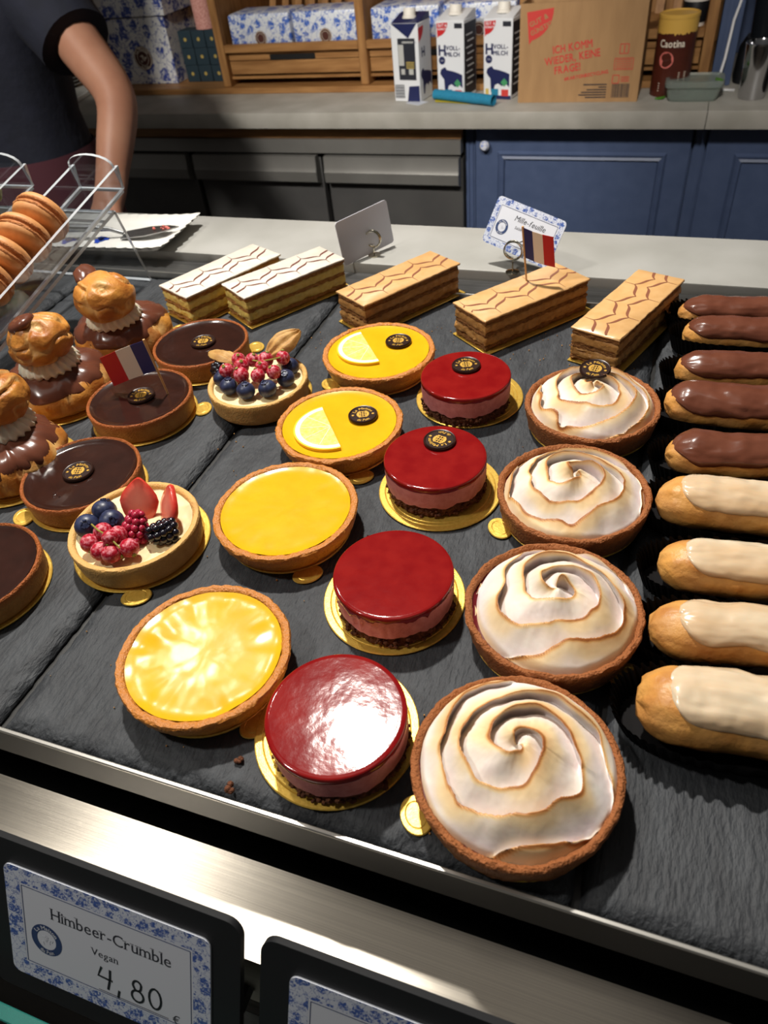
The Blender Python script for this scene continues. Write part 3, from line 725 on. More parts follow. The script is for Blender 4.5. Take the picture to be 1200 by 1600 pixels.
religieuse(-.3885, .2725, -.002, .010, 'two-tier cream puff cut off by the left picture edge', 9.4, (-.010, .004), rb=.0375)

# ------------------------------------------------------------------ millefeuille slices
def slab(L, W, z0, z1, amp, seed, fr=220, bulge=0, n=230, top=0):
    """rectangular layer with a crumbly outline"""
    per = []; tot = 2 * (L + W)
    for i in range(n):
        s = tot * i / n
        if s < L: p = (s - L / 2, -W / 2, 0, -1)
        elif s < L + W: p = (L / 2, s - L - W / 2, 1, 0)
        elif s < 2 * L + W: p = (L / 2 - (s - L - W), W / 2, 0, 1)
        else: p = (-L / 2, W / 2 - (s - 2 * L - W), -1, 0)
        per.append(p)
    lv = 6; vs = []; fs = []
    for k in range(lv):
        u = k / (lv - 1); z = z0 + (z1 - z0) * u
        for (x, y, a, b) in per:
            d = amp * (fbm(x * fr + seed, y * fr, z * fr * 2.2, 3) + .6 * fbm(x * fr * .25 + seed, y * fr * .25, z * 2500, 2)) + bulge * math.sin(PI * u) - (.0004 if k in (0, lv - 1) else 0)
            vs.append((x + a * d, y + b * d, z + (.35 * amp * fbm(x * fr * .7, y * fr * .7, seed, 2) if k == lv - 1 and top else 0)))
    for k in range(lv - 1):
        for i in range(n):
            q = (i + 1) % n; fs.append((k * n + i, k * n + q, (k + 1) * n + q, (k + 1) * n + i))
    fs += [tuple(range(n))[::-1], tuple(range((lv - 1) * n, lv * n))]
    return MB().add(vs, fs)
def feather(L, W, z, seed, lines, ph):
    P = L / 3.3; ups = [-L / 2 + P * (k + ph) for k in range(-1, 7)]; dns = [u + .46 * P for u in ups]; wdt = P * .115
    out = []
    for v0 in lines:
        pts = []; wd = []
        N = 190
        for i in range(N + 1):
            u = -L / 2 + L * i / N * .985 + .0008
            a = sum(math.exp(-abs(u - q) / wdt) for q in ups) - sum(math.exp(-abs(u - q) / wdt) for q in dns)
            near = min([abs(u - q) for q in ups + dns])
            v = v0 + .0050 * a
            pts.append((u, max(-W / 2 + .001, min(W / 2 - .001, v)), z)); wd.append(.0005 + .0016 * min(1, near / (P * .16)) ** .8)
        out.append(MB().ribbon(pts, wd, .00015))
    tails = MB()
    for sg, qs in ((1, ups), (-1, dns)):
        for q in qs:
            if -L / 2 + .002 < q < L / 2 - .002:
                v = (lines[0] if sg > 0 else lines[-1]) + sg * .0035; v = (max(lines) if sg > 0 else min(lines)) + sg * .0050
                tails.ribbon([(q, v, z), (q + sg * .0004, v + sg * .004, z), (q + sg * .0008, v + sg * .008, z)], [.0005, .00035, .0001], .00012)
    return out, tails
def millefeuille(x, y, ang, L, W, lab, seed, coffee, H=.0262, ph=.3):
    bd = MB().bbox((.001, -.0015, .0005), (L + .004, W + .004, .001), .0004, 1)
    tag(obj('cake_board', bd, 'gold_card', None, (x, y, 0), (0, 0, ang)), 'rectangular gold card under ' + lab, 'cake board', 'rectangular gold cards under the slices')
    t = thing('millefeuille', lab, 'pastry slice', (x, y, .0011), ang, 'millefeuille slices')
    pf, cm, ic, fl = ('puff_coffee', 'coffee_cream', 'fondant_coffee', 'feather_line_soft') if coffee else ('puff', 'vanilla_cream', 'fondant_white', 'feather_line')
    k = H / .0262
    for z0, z1, m, a, bu, nm in ((0.0002, .0040, pf, .0016, 0, 'puff_layer'), (.0038, .0112, cm, .0014, .0007, 'cream_layer'), (.0108, .0142, pf, .0014, .0002, 'puff_layer'), (.0140, .0208, cm, .0009, .0006, 'cream_layer'), (.0205, .0244, pf, .0013, .0002, 'puff_layer')):
        obj(nm, slab(L - .002, W - .002, z0 * k, z1 * k, a, seed + z0 * 900, 200, bu), m, t, sharp=70)
    obj('fondant', slab(L, W, .0242 * k, .0262 * k, .0005, seed, 120, .0003), ic, t, sharp=60)
    fl_, tails = feather(L, W, .0262 * k + .00005, seed, (-.0052, .0048), ph)
    for f in fl_: obj('feathered_stripe', f, fl, t, sharp=0)
    obj('feather_tails', tails, fl, t, sharp=0)
millefeuille(-.3640, .5315, math.radians(64.5), .103, .0415, 'white iced vanilla slice on the far left, partly behind its neighbour', 3.3, False, ph=.25)
millefeuille(-.3045, .5365, math.radians(56.6), .1015, .0395, 'white iced vanilla slice beside the blank grey card', 6.1, False, ph=.42)
millefeuille(-.2000, .5395, math.radians(57.5), .102, .038, 'coffee iced slice in front of the blank grey card', 9.7, True, ph=.4)
millefeuille(-.0958, .5305, math.radians(51), .103, .040, 'coffee iced slice with a paper flag in it', 12.2, True, ph=.1)
millefeuille(-.0150, .5235, math.radians(69.5), .106, .037, 'coffee iced slice next to the chocolate eclairs', 15.8, True, ph=.5)

# ------------------------------------------------------------------ eclairs in black paper cases
def eclair(x, y, ang, lab, seed, choc, L=.118, ry=.0150, rz=.0125, iw=.86, il=.012):
    # paper case: fluted boat
    n = 240; vs = []; fs = []; a2 = L / 2 + .008; b2 = ry + .0055
    rows = [(.80, 0.0010), (.86, .0014), (1.0, .0105), (1.08, .0150)]
    for k, (s, z) in enumerate(rows):
        for i in range(n):
            a = 2 * PI * i / n; ca, sa = math.cos(a), math.sin(a)
            fl = 1 + (.035 * (1 if i % 4 < 2 else -1) if k > 0 else 0) * (.5 if k == 1 else 1)
            ex = .55
            X = math.copysign(abs(ca) ** ex, ca) * (a2 - b2 * (1 - s * fl)); Y = math.copysign(abs(sa) ** .8, sa) * b2 * s * fl
            zz = z + (.0006 * (1 if i % 4 < 2 else -1) if k == 3 else 0)
            vs.append((X, Y, zz))
    for k in range(3):
        for i in range(n):
            q = (i + 1) % n; fs.append((k * n + i, k * n + q, (k + 1) * n + q, (k + 1) * n + i))
    fs.append(tuple(range(n)))
    cx, cy = x + math.cos(ang) * L / 2, y + math.sin(ang) * L / 2
    case = MB().add(vs, fs)
    o = obj('paper_case', case, 'paper_black', None, (cx, cy, 0), (0, 0, ang), sharp=20)
    tag(o, 'black fluted paper case under ' + lab, 'paper case', 'black paper cases under the eclairs')
    t = thing('eclair', lab, 'eclair', (cx, cy, .0012), ang, 'eclairs')
    def prof(u):                      # u 0..1 along the eclair
        e = min(u, 1 - u) * L
        return min(1, math.sqrt(max(0, 1 - (1 - min(1, e / .018)) ** 2.2)))
    NU, NV = 72, 40
    def body(inf, lo):
        mb = MB(); vs = []; ts = []; fs = []
        for i in range(NU + 1):
            u = i / NU; p = max(.02, prof(u)); xx = -L / 2 + L * u
            wob = 1 + .05 * fbm(xx * 60, seed, 0, 2); cyy = .0012 * fbm(xx * 30, seed + 3, 0, 2)
            for j in range(NV):
                a = 2 * PI * j / NV
                nn = .05 * fbm(xx * 90 + seed, math.cos(a) * 1.5, math.sin(a) * 1.5, 3) + .06 * abs(fbm(xx * 40 + seed, math.cos(a) * 3, math.sin(a) * 3, 2))
                r = p * wob * (1 + nn)
                Y = math.cos(a) * ry * r + cyy; Z = rz + math.sin(a) * rz * r * (1 if math.sin(a) > 0 else .92)
                vs.append((xx + .0016 * fbm(Y * 200, Z * 200, seed, 2) * (1 if 0 < i < NU else 0), Y, max(.0004, Z))); ts.append(max(0, min(1, .2 - 3 * (nn - .03))))
        for i in range(NU):
            for j in range(NV):
                q = (j + 1) % NV; fs.append((i * NV + j, i * NV + q, (i + 1) * NV + q, (i + 1) * NV + j))
        fs += [tuple(range(NV))[::-1], tuple(range(NU * NV, NU * NV + NV))]
        return mb.add(vs, fs, ts)
    obj('choux_body', body(0, 0), 'choux', t, sharp=180)
    # icing: an offset of the upper side bounded by a wavy edge
    NI, NJ = 80, 34; vs = []; fs = []
    x0, x1 = -L / 2 + il, L / 2 - .006
    for i in range(NI + 1):
        u = i / NI; xx = x0 + (x1 - x0) * u; ub = (xx + L / 2) / L; p = max(.02, prof(ub))
        wob = 1 + .05 * fbm(xx * 60, seed, 0, 2); cyy = .0012 * fbm(xx * 30, seed + 3, 0, 2)
        e = min(u, 1 - u) * (x1 - x0); ends = math.sqrt(max(0, 1 - (1 - min(1, e / .016)) ** 2))
        for j in range(NJ + 1):
            v = j / NJ * 2 - 1
            half = (iw * PI / 2) * (1 + .10 * fbm(xx * 70, seed * 2, v > 0, 2)) * max(.04, ends)
            a = PI / 2 - v * half
            nn = .05 * fbm(xx * 90 + seed, math.cos(a) * 1.5, math.sin(a) * 1.5, 3) + .06 * abs(fbm(xx * 40 + seed, math.cos(a) * 3, math.sin(a) * 3, 2))
            th = .0016 * max(0, 1 - abs(v) ** 8) * max(.0, ends) - .0007 * (abs(v) > .999) - .0005 * (ends <= 0)
            th += .0010 * fbm(xx * 55 + seed, v * 1.3, 7, 2) * (1 - v * v)
            r = p * wob * (1 + nn)
            vs.append((xx, math.cos(a) * (ry * r + th) + cyy, rz + math.sin(a) * (rz * r * (1 if math.sin(a) > 0 else .92) + th)))
    W = NJ + 1
    fs = [(i * W + j, i * W + j + 1, (i + 1) * W + j + 1, (i + 1) * W + j) for i in range(NI) for j in range(NJ)]
    obj('icing', MB().add(vs, fs), 'choc_icing' if choc else 'white_icing', t, sharp=180)
EC = [(.0198, .5420, 8, 'chocolate eclair at the back end of the row', True, .0118, .0105), (.0245, .5110, 5, 'second chocolate eclair from the back', True, .0128, .0112), (.0215, .4595, 7, 'third chocolate eclair from the back, middle of five', True, .0128, .0115),
      (.0175, .4170, 3, 'widest chocolate eclair, fourth from the back', True, .0155, .0130), (.0215, .3640, 9, 'chocolate eclair lying directly behind the white iced ones', True, .0138, .0125), (.0190, .3225, 3, 'white iced eclair next to the chocolate ones', False, .0150, .0130),
      (.0235, .2745, 6, 'second white iced eclair, behind the wavy one', False, .0142, .0125), (.0225, .2330, 6, 'third white iced eclair, second from the tray front', False, .0142, .0125), (.0205, .1905, 6, 'largest white iced eclair nearest the tray front', False, .0168, .0145)]
for i, (x, y, a, lab, ch, ry, rz) in enumerate(EC):
    eclair(x, y, math.radians(a), lab, 2.7 * i + 1, ch, ry=ry, rz=rz, iw=(.86 if ch else .68), il=(.0025 if ch else .011))

# ------------------------------------------------------------------ flag picks
def flag_pick(p0, p1, corner, lab, flip):
    """p0 foot of the stick, p1 its top, corner = outer end of the flag (direction)"""
    P0, P1, Cn = Vector(p0), Vector(p1), Vector(corner)
    t = thing('flag_pick', lab, 'flag', p0, 0, 'paper flags on picks')
    obj('stick', MB().tube([(0, 0, -.004), tuple(P1 - P0)], [.0007, .0009], 8), 'wood_pick', t)
    ax = (P1 - P0).normalized(); top = P1 - P0 - ax * .0008; Hf = .0235
    wv = Cn - P1
    for k, m in enumerate(('flag_blue', 'flag_white', 'flag_red')):
        mb = MB(); nn = wv.cross(ax).normalized() * .0003
        for q in (k / 3, (k + 1) / 3):
            b = top + wv * q + nn * (6 * math.sin(q * 3) )
            for d in (b + nn * .5, b - nn * .5, b - ax * Hf + nn * .5, b - ax * Hf - nn * .5): mb.v.append(tuple(d)); mb.t.append(0)
        mb.f = [(0, 4, 6, 2), (1, 3, 7, 5), (0, 1, 5, 4), (2, 6, 7, 3), (0, 2, 3, 1), (4, 5, 7, 6)]
        obj('flag_stripe', mb, m, t, sharp=0)
flag_pick((-.3155, .3585, .0152), (-.3195, .357, .0592), (-.3590, .352, .0440), 'small tricolour paper flag stuck in the chocolate tart', 1)
flag_pick((-.0955, .5475, .0275), (-.1005, .5475, .0700), (-.0765, .5435, .0655), 'small tricolour paper flag stuck in the coffee slice', 0)

# ------------------------------------------------------------------ crumbs
rnd = random.Random(5)
def crumb(x, y, s, lab):
    mb = MB()
    for k in range(6): mb.ball((rnd.uniform(-s, s) * .6, rnd.uniform(-s, s) * .6, s * rnd.uniform(.45, .9)), s * rnd.uniform(.4, .65), 7, 5)
    z = min(v[2] for v in mb.v); mb.v = [(a, b, c - z) for a, b, c in mb.v]
    tag(obj('crumb', mb, 'crumble', None, (x, y, 0), sharp=30), lab, 'crumb')
crumb(-.1379, .1233, .0020, 'brown crumb on the slate between lemon tart and raspberry cake')
crumb(-.1352, .1105, .0024, 'larger brown crumb lying against the tray front edge')
crumb(-.1375, .3300, .0022, 'brown crumb beside the lemon tart with lemon slice')
crumb(-.1290, .3640, .0013, 'tiny crumb on bare slate near the far raspberry cake')
mb = MB()
for k in range(230):
    x = rnd.uniform(-.26, .0); y = rnd.uniform(.115, .56)
    if k % 3 == 0: y = rnd.uniform(.46, .52)
    s = rnd.uniform(.0002, .0006); mb.ball((x, y, s * .5), s, 5, 4)
tag(obj('crumb_dust', mb, 'puff', sharp=30), 'pale pastry crumbs sprinkled over the slates', 'crumbs', kind='stuff')

# ------------------------------------------------------------------ small price cards on ring clips (behind the tray)
def frame_M(o, u, v):
    u = Vector(u).normalized(); n = u.cross(Vector(v)).normalized(); v2 = n.cross(u)
    return Matrix(((u.x, v2.x, n.x, o[0]), (u.y, v2.y, n.y, o[1]), (u.z, v2.z, n.z, o[2]), (0, 0, 0, 1)))
def rrect(w, h, r, n=6):
    pts = []
    for cx, cy, a0 in ((w / 2 - r, h / 2 - r, 0), (-w / 2 + r, h / 2 - r, PI / 2), (-w / 2 + r, -h / 2 + r, PI), (w / 2 - r, -h / 2 + r, 1.5 * PI)):
        for k in range(n + 1): pts.append((cx + r * math.cos(a0 + PI / 2 * k / n), cy + r * math.sin(a0 + PI / 2 * k / n)))
    return pts
def outline(w, h, lw, z):
    mb = MB()
    for c, d in (((0, h / 2), (w, lw)), ((0, -h / 2), (w, lw)), ((-w / 2, 0), (lw, h)), ((w / 2, 0), (lw, h))): mb.box((c[0], c[1], z), (d[0], d[1], .0001))
    return mb
def seal(r, z):
    mb = MB()
    for R0, R1 in ((r, r * .93), (r * .66, r * .62)):
        n = 36; vs = []; 
        for k in range(n): a = 2 * PI * k / n; vs += [(R0 * math.cos(a), R0 * math.sin(a), z), (R1 * math.cos(a), R1 * math.sin(a), z)]
        mb.add(vs, [(2 * k, (2 * k + 2) % (2 * n), (2 * k + 3) % (2 * n), 2 * k + 1) for k in range(n)])
    return mb
def seal_letters(r, z):
    mb = typeset('La Maison', r * .34, arc=(r * .68, PI / 2, 1), th=z, gap=.1, bold=.03)
    mb.merge(typeset('du Pain', r * .34, arc=(r * .92, -PI / 2, -1), th=z, gap=.1, bold=.03))
    rnd = random.Random(3)
    for k in range(9):
        a = rnd.uniform(0, 6.3); q = r * .42 * rnd.random(); mb.box((q * math.cos(a), q * math.sin(a), z), (r * .22, r * .09, .00004), a + 1)
    return mb
def floral_card(parent, w, h, th, seal_r, lines):
    """card face in local xy, normal +z; a printed floral border strip, thin frame line, round seal and lettering"""
    c = obj('card', MB().poly(rrect(w, h, .004), -th, 0), 'card_white', parent, sharp=30)
    bw = h * .135; zb = .00005
    bd = MB(); outer = rrect(w, h, .004); n = len(outer)
    inner = [(max(-w / 2 + bw, min(w / 2 - bw, x)), max(-h / 2 + bw, min(h / 2 - bw, y))) for x, y in outer]
    bd.add([(x, y, zb) for x, y in outer] + [(x, y, zb) for x, y in inner], [(i, (i + 1) % n, n + (i + 1) % n, n + i) for i in range(n)])
    obj('floral_border', bd, 'delft_card', c, sharp=0)
    obj('frame_line', outline(w - 2 * bw - .002, h - 2 * bw - .002, .0003, .0001), 'navy_ink', c, sharp=0)
    sx, sy = -w * .30, -h * .08
    obj('seal_disc', MB().lathe([(seal_r * .66, .00008), (seal_r * .93, .00008)], 32), 'navy_ink', c, (sx, sy, 0), sharp=0)
    obj('seal_rings', seal(seal_r, .0001), 'navy_ink', c, (sx, sy, 0), sharp=0)
    obj('seal_lettering', seal_letters(seal_r, .00014), 'card_white', c, (sx, sy, 0), sharp=0)
    for kind, m, mb in lines: obj(kind, mb, m, c, sharp=0)
    return c
def ring_clip(parent, cx, cz, r, dy, foot):
    """spiral ring of wire on a thin stem and a round foot, local coordinates"""
    pts = [(cx + r * math.cos(a), dy + .0012 * (a / PI - 1), cz + r * math.sin(a)) for a in [-PI / 2 + k * 4 * PI / 48 for k in range(49)]]
    obj('ring_clip', MB().tube(pts, .0008, 8, flat=(0, 1, 0)), 'chrome', parent)
    obj('stem', MB().tube([(cx, dy, .001), (cx, dy, cz - r)], .0007, 8), 'chrome', parent)
    obj('foot', MB().lathe([(0, 0), (.006, 0), (.006, .0008), (.002, .0018), (0, .0018)], 24, c=(cx, dy, 0)), 'chrome', parent)
# blank side
t = thing('card_holder', 'price card turned away showing its blank grey back', 'card holder', (-.2615, .625, .0052), 0, 'price cards on ring clips')
M = frame_M((0, 0, .0), (.0315, .05, .004), (-.004, .0, .04))
cM = M.copy(); cM.translation = Vector((0, 0, .0215))
o = obj('card', MB().poly(rrect(.060, .0405, .003), -.0004, .0004).xf(cM), 'card_grey', t, sharp=30)
obj('floral_back', MB().poly(rrect(.058, .0385, .003), -.00055, -.00045).xf(cM), 'card_white', t, sharp=30)
ring_clip(t, .0065, .0155, .0075, .001, 0)
# lettered side
t = thing('card_holder', 'floral bordered price card behind the paper flag, lettering visible', 'card holder', (-.1135, .6175, .0052), 0, 'price cards on ring clips')
e = bpy.data.objects.new('card_face', None)
c = floral_card(t, .071, .0395, .0005, .0062, [
    ('lettering', 'ink', typeset('Mille-feuille', .0064, -.012, .0055, 'l', .00012, italic=.2)),
    ('lettering', 'ink', typeset('Salzkaramell', .0034, -.009, -.0005, 'l', .00012, italic=.2)),
    ('price', 'marker', MB().ribbon([(.006, -.005, .0001), (.001, -.009, .0001), (.004, -.011, .0001), (.008, -.009, .0001), (.003, -.010, .0001)], .0009, .00005))])
Mx = frame_M((.0005, .0005, .0320), (.0635, -.03, -.0095), (.0105, .015, .033)); c.matrix_local = Mx
ring_clip(t, -.0055, .0195, .0078, -.010, 0)

# ------------------------------------------------------------------ front price cards in black holders
hu = Vector((1, 0, 0)); hv = Vector((0, .45, .893)).normalized()
def holder(x0, x1, lab, dz=0):
    w = x1 - x0
    t = thing('price_card_holder', lab, 'price card', ((x0 + x1) / 2, .0468, -.052 + dz), 0, 'front price cards')
    M3 = frame_M((0, 0, 0), hu, hv)
    p = obj('holder_plate', MB().poly(rrect(w, .086, .007), -.004, -.0008), 'black_plastic', t, sharp=30); p.matrix_local = M3
    obj('foot_bar', MB().box((0, .012, -.045), (w * .8, .01, .008)), 'black_plastic', t)
    return t, M3
t, M3 = holder(-.2435, -.1115, 'Himbeer-Crumble Vegan price card in a black holder')
hand = MB()
def stroke(mb, pts, wd=.0012): mb.ribbon([(x, y, .0001) for x, y in pts], wd, .00006)
bx, by = -.002, -.0185
stroke(hand, [(bx, by + .0115), (bx - .002, by + .006), (bx + .0055, by + .0055)]); stroke(hand, [(bx + .0045, by + .0115), (bx + .0042, by + .006), (bx + .003, by - .0002)])
stroke(hand, [(bx + .009, by + .0018), (bx + .0082, by - .0025)])
stroke(hand, [(bx + .0185 + .0022 * math.sin(a) * (1.0 if math.cos(a) < 0 else .9), by + .0062 + .0028 * (1 - math.cos(a)) * (1)) for a in [k * PI / 8 for k in range(17)]], .0011)
stroke(hand, [(bx + .0185 + .0030 * math.sin(a), by + .0032 - .0032 * math.cos(a)) for a in [k * PI / 8 for k in range(17)]], .0011)
stroke(hand, [(bx + .0275 + .0030 * math.sin(a), by + .0058 - .0056 * math.cos(a)) for a in [k * PI / 8 for k in range(17)]], .0011)
c = floral_card(t, .1055, .0615, .0008, .0085, [
    ('lettering', 'ink', typeset('Himbeer-Crumble', .0088, .003, .0085, 'c', .00012, serif=True, gap=.10, sx=.95)),
    ('lettering', 'ink', typeset('Vegan', .0054, .000, -.0018, 'c', .00012, serif=True, gap=.09)),
    ('price_lettering', 'marker', hand),
    ('price_line', 'ink', MB().box((.014, -.0205, .00012), (.036, .0003, .00005))),
    ('euro_sign', 'ink', typeset('€', .0062, .036, -.0215, 'c', .00012))])
c.matrix_local = M3
t, M3 = holder(-.1035, .0285, 'second black price card holder cut off by the bottom picture edge', -.0035)
c = floral_card(t, .1055, .0615, .0008, .0085, [('lettering', 'ink', typeset('Himbeer', .0088, .003, .0085, 'c', .00012, serif=True, gap=.10))])
c.matrix_local = M3
bpy.data.objects.remove(e)
for o in [q for q in t.children_recursive if q.name.startswith('lettering') or q.name.startswith('seal')]: bpy.data.objects.remove(o)
t = thing('front_glass', 'clear glass front pane of the display counter', 'glass pane', (-.285, .017, -.62), 0)
obj('pane', MB().box((0, 0, .27), (1.3, .006, .536)), 'pane_glass', t)
obj('polished_edge', MB().bbox((0, 0, .5395), (1.3, .006, .002), .0006, 1), 'glass_edge', t)
obj('base_channel', MB().box((0, 0, -.005), (1.3, .02, .02)), 'steel_plain', t)

# ------------------------------------------------------------------ acrylic macaron stand
SL_ = .225; dirn = Vector((0, 1, SL_)).normalized(); nrm = Vector((0, -SL_, 1)).normalized()
st = thing('macaron_stand', 'clear acrylic stand with sloping macaron channels', 'display stand', (-.56, .43, 0))
AY = lambda y, z: (y - .43, z)
def sheet(pts, x0, x1, th):
    """bent sheet: polyline in yz extruded in x"""
    mb = MB()
    for (a, b) in zip(pts, pts[1:]):
        A = Vector((0, *a)); B = Vector((0, *b)); d = (B - A).normalized(); n = Vector((0, -d.z, d.y)) * th / 2
        q = [A - n, A + n, B + n, B - n]; k = len(mb.v)
        mb.v += [(x0, p.y, p.z) for p in q] + [(x1, p.y, p.z) for p in q]; mb.t += [0] * 8
        mb.f += [tuple(k + i for i in f) for f in ((0, 3, 2, 1), (4, 5, 6, 7), (0, 1, 5, 4), (1, 2, 6, 5), (2, 3, 7, 6), (3, 0, 4, 7))]
    return mb
obj('support_sheet', sheet([AY(.552, .0015), AY(.533, .0735), AY(.518, .0705), AY(.30, .0215), AY(.292, .0015)], .100, -.26, .003), 'acrylic', st)
for k in range(3):
    xr = -.462 - .102 * k + .56; xl = xr - .047
    f0 = AY(.30, .0262); f1 = AY(.556, .0262 + .256 * SL_)
    obj('channel_floor', sheet([f0, f1], xl, xr, .003), 'acrylic', st)
    for xx in (xl, xr):
        wl = MB(); h = .021
        q = [(f0[0], f0[1] + .002), (f1[0], f1[1] + .002), (f1[0] - h * .22 + .006, f1[1] + h), (f0[0] - h * .22, f0[1] + h)]
        wl.add([(xx - .0015, a, b) for a, b in q] + [(xx + .0015, a, b) for a, b in q], [(0, 1, 2, 3), (7, 6, 5, 4), (0, 4, 5, 1), (1, 5, 6, 2), (2, 6, 7, 3), (3, 7, 4, 0)])
        obj('channel_wall', wl, 'acrylic', st, sharp=20)
    n = 10; w2 = (xr - xl) / 2
    arc = [(-w2, 0), (w2, 0), (w2, .022)] + [(w2 * math.cos(a), .022 + .010 * math.sin(a)) for a in [PI * q / n for q in range(1, n)]] + [(-w2, .022)]
    ep = MB().poly(arc, -.0014, .0014)
    Me = frame_M(((xl + xr) / 2, f1[0] + .001, f1[1] + .001), (1, 0, 0), nrm)
    o = obj('end_plate', ep, 'acrylic', st, sharp=30); o.matrix_local = Me
def macaron(x, y, z, lab, m, seed, r=.0212):
    rnd = random.Random(seed)
    q = dirn.copy(); q.x = rnd.uniform(-.08, .08); q.z += rnd.uniform(.05, .25)
    t = thing('macaron', lab, 'macaron', (x, y, z), 0, 'macarons in the acrylic channels', rot=q.to_track_quat('Z', 'Y').to_euler())
    sh = MB(); cap = [(r, .0030), (r * 1.0, .0042), (r * .985, .006), (r * .93, .008), (r * .80, .0098), (r * .55, .0112), (r * .28, .0118), (0, .012)]
    me = sh.lathe(cap, 48).mesh('shell', 180)
    def ff(a, r_, z_, j, tt): return r_ * (1 + .03 * fbm(math.cos(a) * 8 + seed, math.sin(a) * 8, z_ * 900, 2)), z_
    foot = MB().lathe([(r * .9, .0010), (r * .99, .0012), (r * 1.03, .0020), (r * 1.035, .003), (r * 1.0, .0038), (r * .9, .0040)], 72, ff).mesh('foot', 60)
    for s in (0, 1):
        a = obj('shell', me, m, t, rot=(PI * s, 0, 0)); obj('ruffled_foot', foot, 'macaron_foot' if m == 'macaron' else m, a)
    obj('filling', MB().lathe([(0, -.0014), (r * .93, -.0014), (r * .95, 0), (r * .93, .0014), (0, .0014)], 36), 'macaron_cream', t)
ML = ['orange macaron highest in the right acrylic channel', 'orange macaron second from the top of the right channel', 'orange macaron third from the top of the right channel', 'orange macaron fourth from the top, touching the left picture edge']
for k in range(5):
    y = .474 - .0265 * k; macaron(-.4855, y, .0277 + (y - .30) * SL_ + .0215 + .0015, ML[k] if k < 4 else 'lowest orange macaron, outside the left picture edge', 'macaron', k)
for k in range(4):
    y = .515 - .027 * k; macaron(-.5875, y, .0277 + (y - .30) * SL_ + .0215 + .0015, ['olive green macaron highest in the middle channel at the left edge', 'olive green macaron second in the middle channel', 'olive green macaron third in the middle channel', 'lowest olive green macaron in the middle channel'][k], 'macaron_olive', 20 + k)
for k in range(3):
    y = .545 - .027 * k; macaron(-.6895, y, .0277 + (y - .30) * SL_ + .0215 + .0015, ['brown macaron highest in the far left channel', 'brown macaron second in the far left channel', 'brown macaron third in the far left channel'][k], 'macaron_brown', 30 + k)

# ------------------------------------------------------------------ porcelain plate with cake server on the ledge
t = thing('serving_plate', 'white porcelain plate with blue motifs and scalloped rim on the ledge', 'plate', (-.566, .628, .0052), math.radians(4))
def pl(u, v):
    a = (u * 2 - 1); b = (v * 2 - 1); x = a * .098; y = b * .044
    e = max(abs(a), abs(b)); z = .004 + .006 * max(0, (e - .72) / .28) ** 2 + .003 * max(0, a) ** 6
    s = .0012 * math.sin(x * 500) * (abs(b) > .9) + .0012 * math.sin(y * 500) * (abs(a) > .9)
    return (x + s, y + s, z)
g = MB().grid(48, 26, pl); n0 = len(g.v); g.v += [(a * .97, b * .95, max(0, c - .0028)) for a, b, c in g.v]; g.t += [0] * n0; g.f += [tuple(i + n0 for i in q)[::-1] for q in g.f[:]]
obj('dish', g, 'porcelain', t, sharp=180)
for px, py, s in ((.004, -.012, .0085), (-.034, -.016, .0085)):
    mo = MB()
    for a, l in ((.3, 1), (1.4, .8), (2.3, 1), (3.6, .8), (4.6, 1.1), (5.6, .6)): mo.ribbon([(px, py, .0044), (px + math.cos(a) * s * l, py + math.sin(a) * s * l, .0044)], [.004, .0055], .0003)
    obj('blue_motif', mo, 'porcelain_blue', t, sharp=0)
t = thing('cake_server', 'metal cake server with pink crumbs lying on the plate', 'cake server', (-.523, .630, .0112), math.radians(12))
bl = [(-.028, -.010), (-.028, .010), (0, .0125), (.022, .008), (.036, 0), (.022, -.008), (0, -.0125)]
obj('blade', MB().poly(bl, 0, .0012).xf(Matrix.Rotation(-.10, 4, 'Y') @ Matrix.Translation((.012, 0, .001))), 'steel_plain', t, sharp=30)
obj('handle', MB().tube([(-.016, 0, .002), (-.03, 0, .007), (-.05, 0, .009), (-.09, .003, .0095)], [.002, .0022, .004, .005], 10), 'steel_plain', t)
cr = MB(); rnd = random.Random(9)
for k in range(9): cr.ball((.028 + rnd.uniform(-.01, .012), rnd.uniform(-.004, .004), .0062), rnd.uniform(.0008, .002), 6, 5)
mat('pink_crumb', S(224, 120, 110), .6); obj('pink_crumbs', cr, 'pink_crumb', t)

# ------------------------------------------------------------------ back counter
ZC = -.189
mat('carton_white', S(226, 228, 232), .4); mat('carton_navy', S(34, 40, 84), .4); mat('logo_red', S(200, 40, 44), .5); mat('print_red', S(204, 62, 56), .6)
mat('kraft', S(172, 134, 92), .75, S(162, 125, 85), 60, bump=.1, bscale=300, stretch=(1, 1, .2)); mat('label_green', S(70, 150, 100), .5); mat('yellow_cloth', S(214, 190, 60), .8); mat('cloth_blue', S(38, 134, 168), .85, S(32, 120, 156), 300, bump=.4, bscale=900)
mat('tin_brown', S(86, 38, 26), .35, S(74, 32, 22), 30); mat('tin_gold', S(222, 176, 84), .4); mat('print_cream', S(240, 228, 210), .5); mat('cup_white', S(232, 226, 216), .5)
mat('tub_plastic', S(206, 218, 210), .25, trans=.75, ior=1.2); mat('leaf', S(78, 128, 44), .5); mat('gift_green', S(38, 56, 66), .55); mat('gift_gold', S(206, 180, 96), .4); mat('pink_paper', S(226, 172, 160), .6, S(196, 130, 120), 260)
mat('shaker_steel', S(200, 200, 204), .12, metal=1); mat('emblem_brown', S(78, 42, 34), .5); mat('jar_dark', S(40, 44, 50), .1, trans=.5); mat('cable_white', S(228, 228, 230), .5); mat('led_blue', S(40, 80, 230), .4)
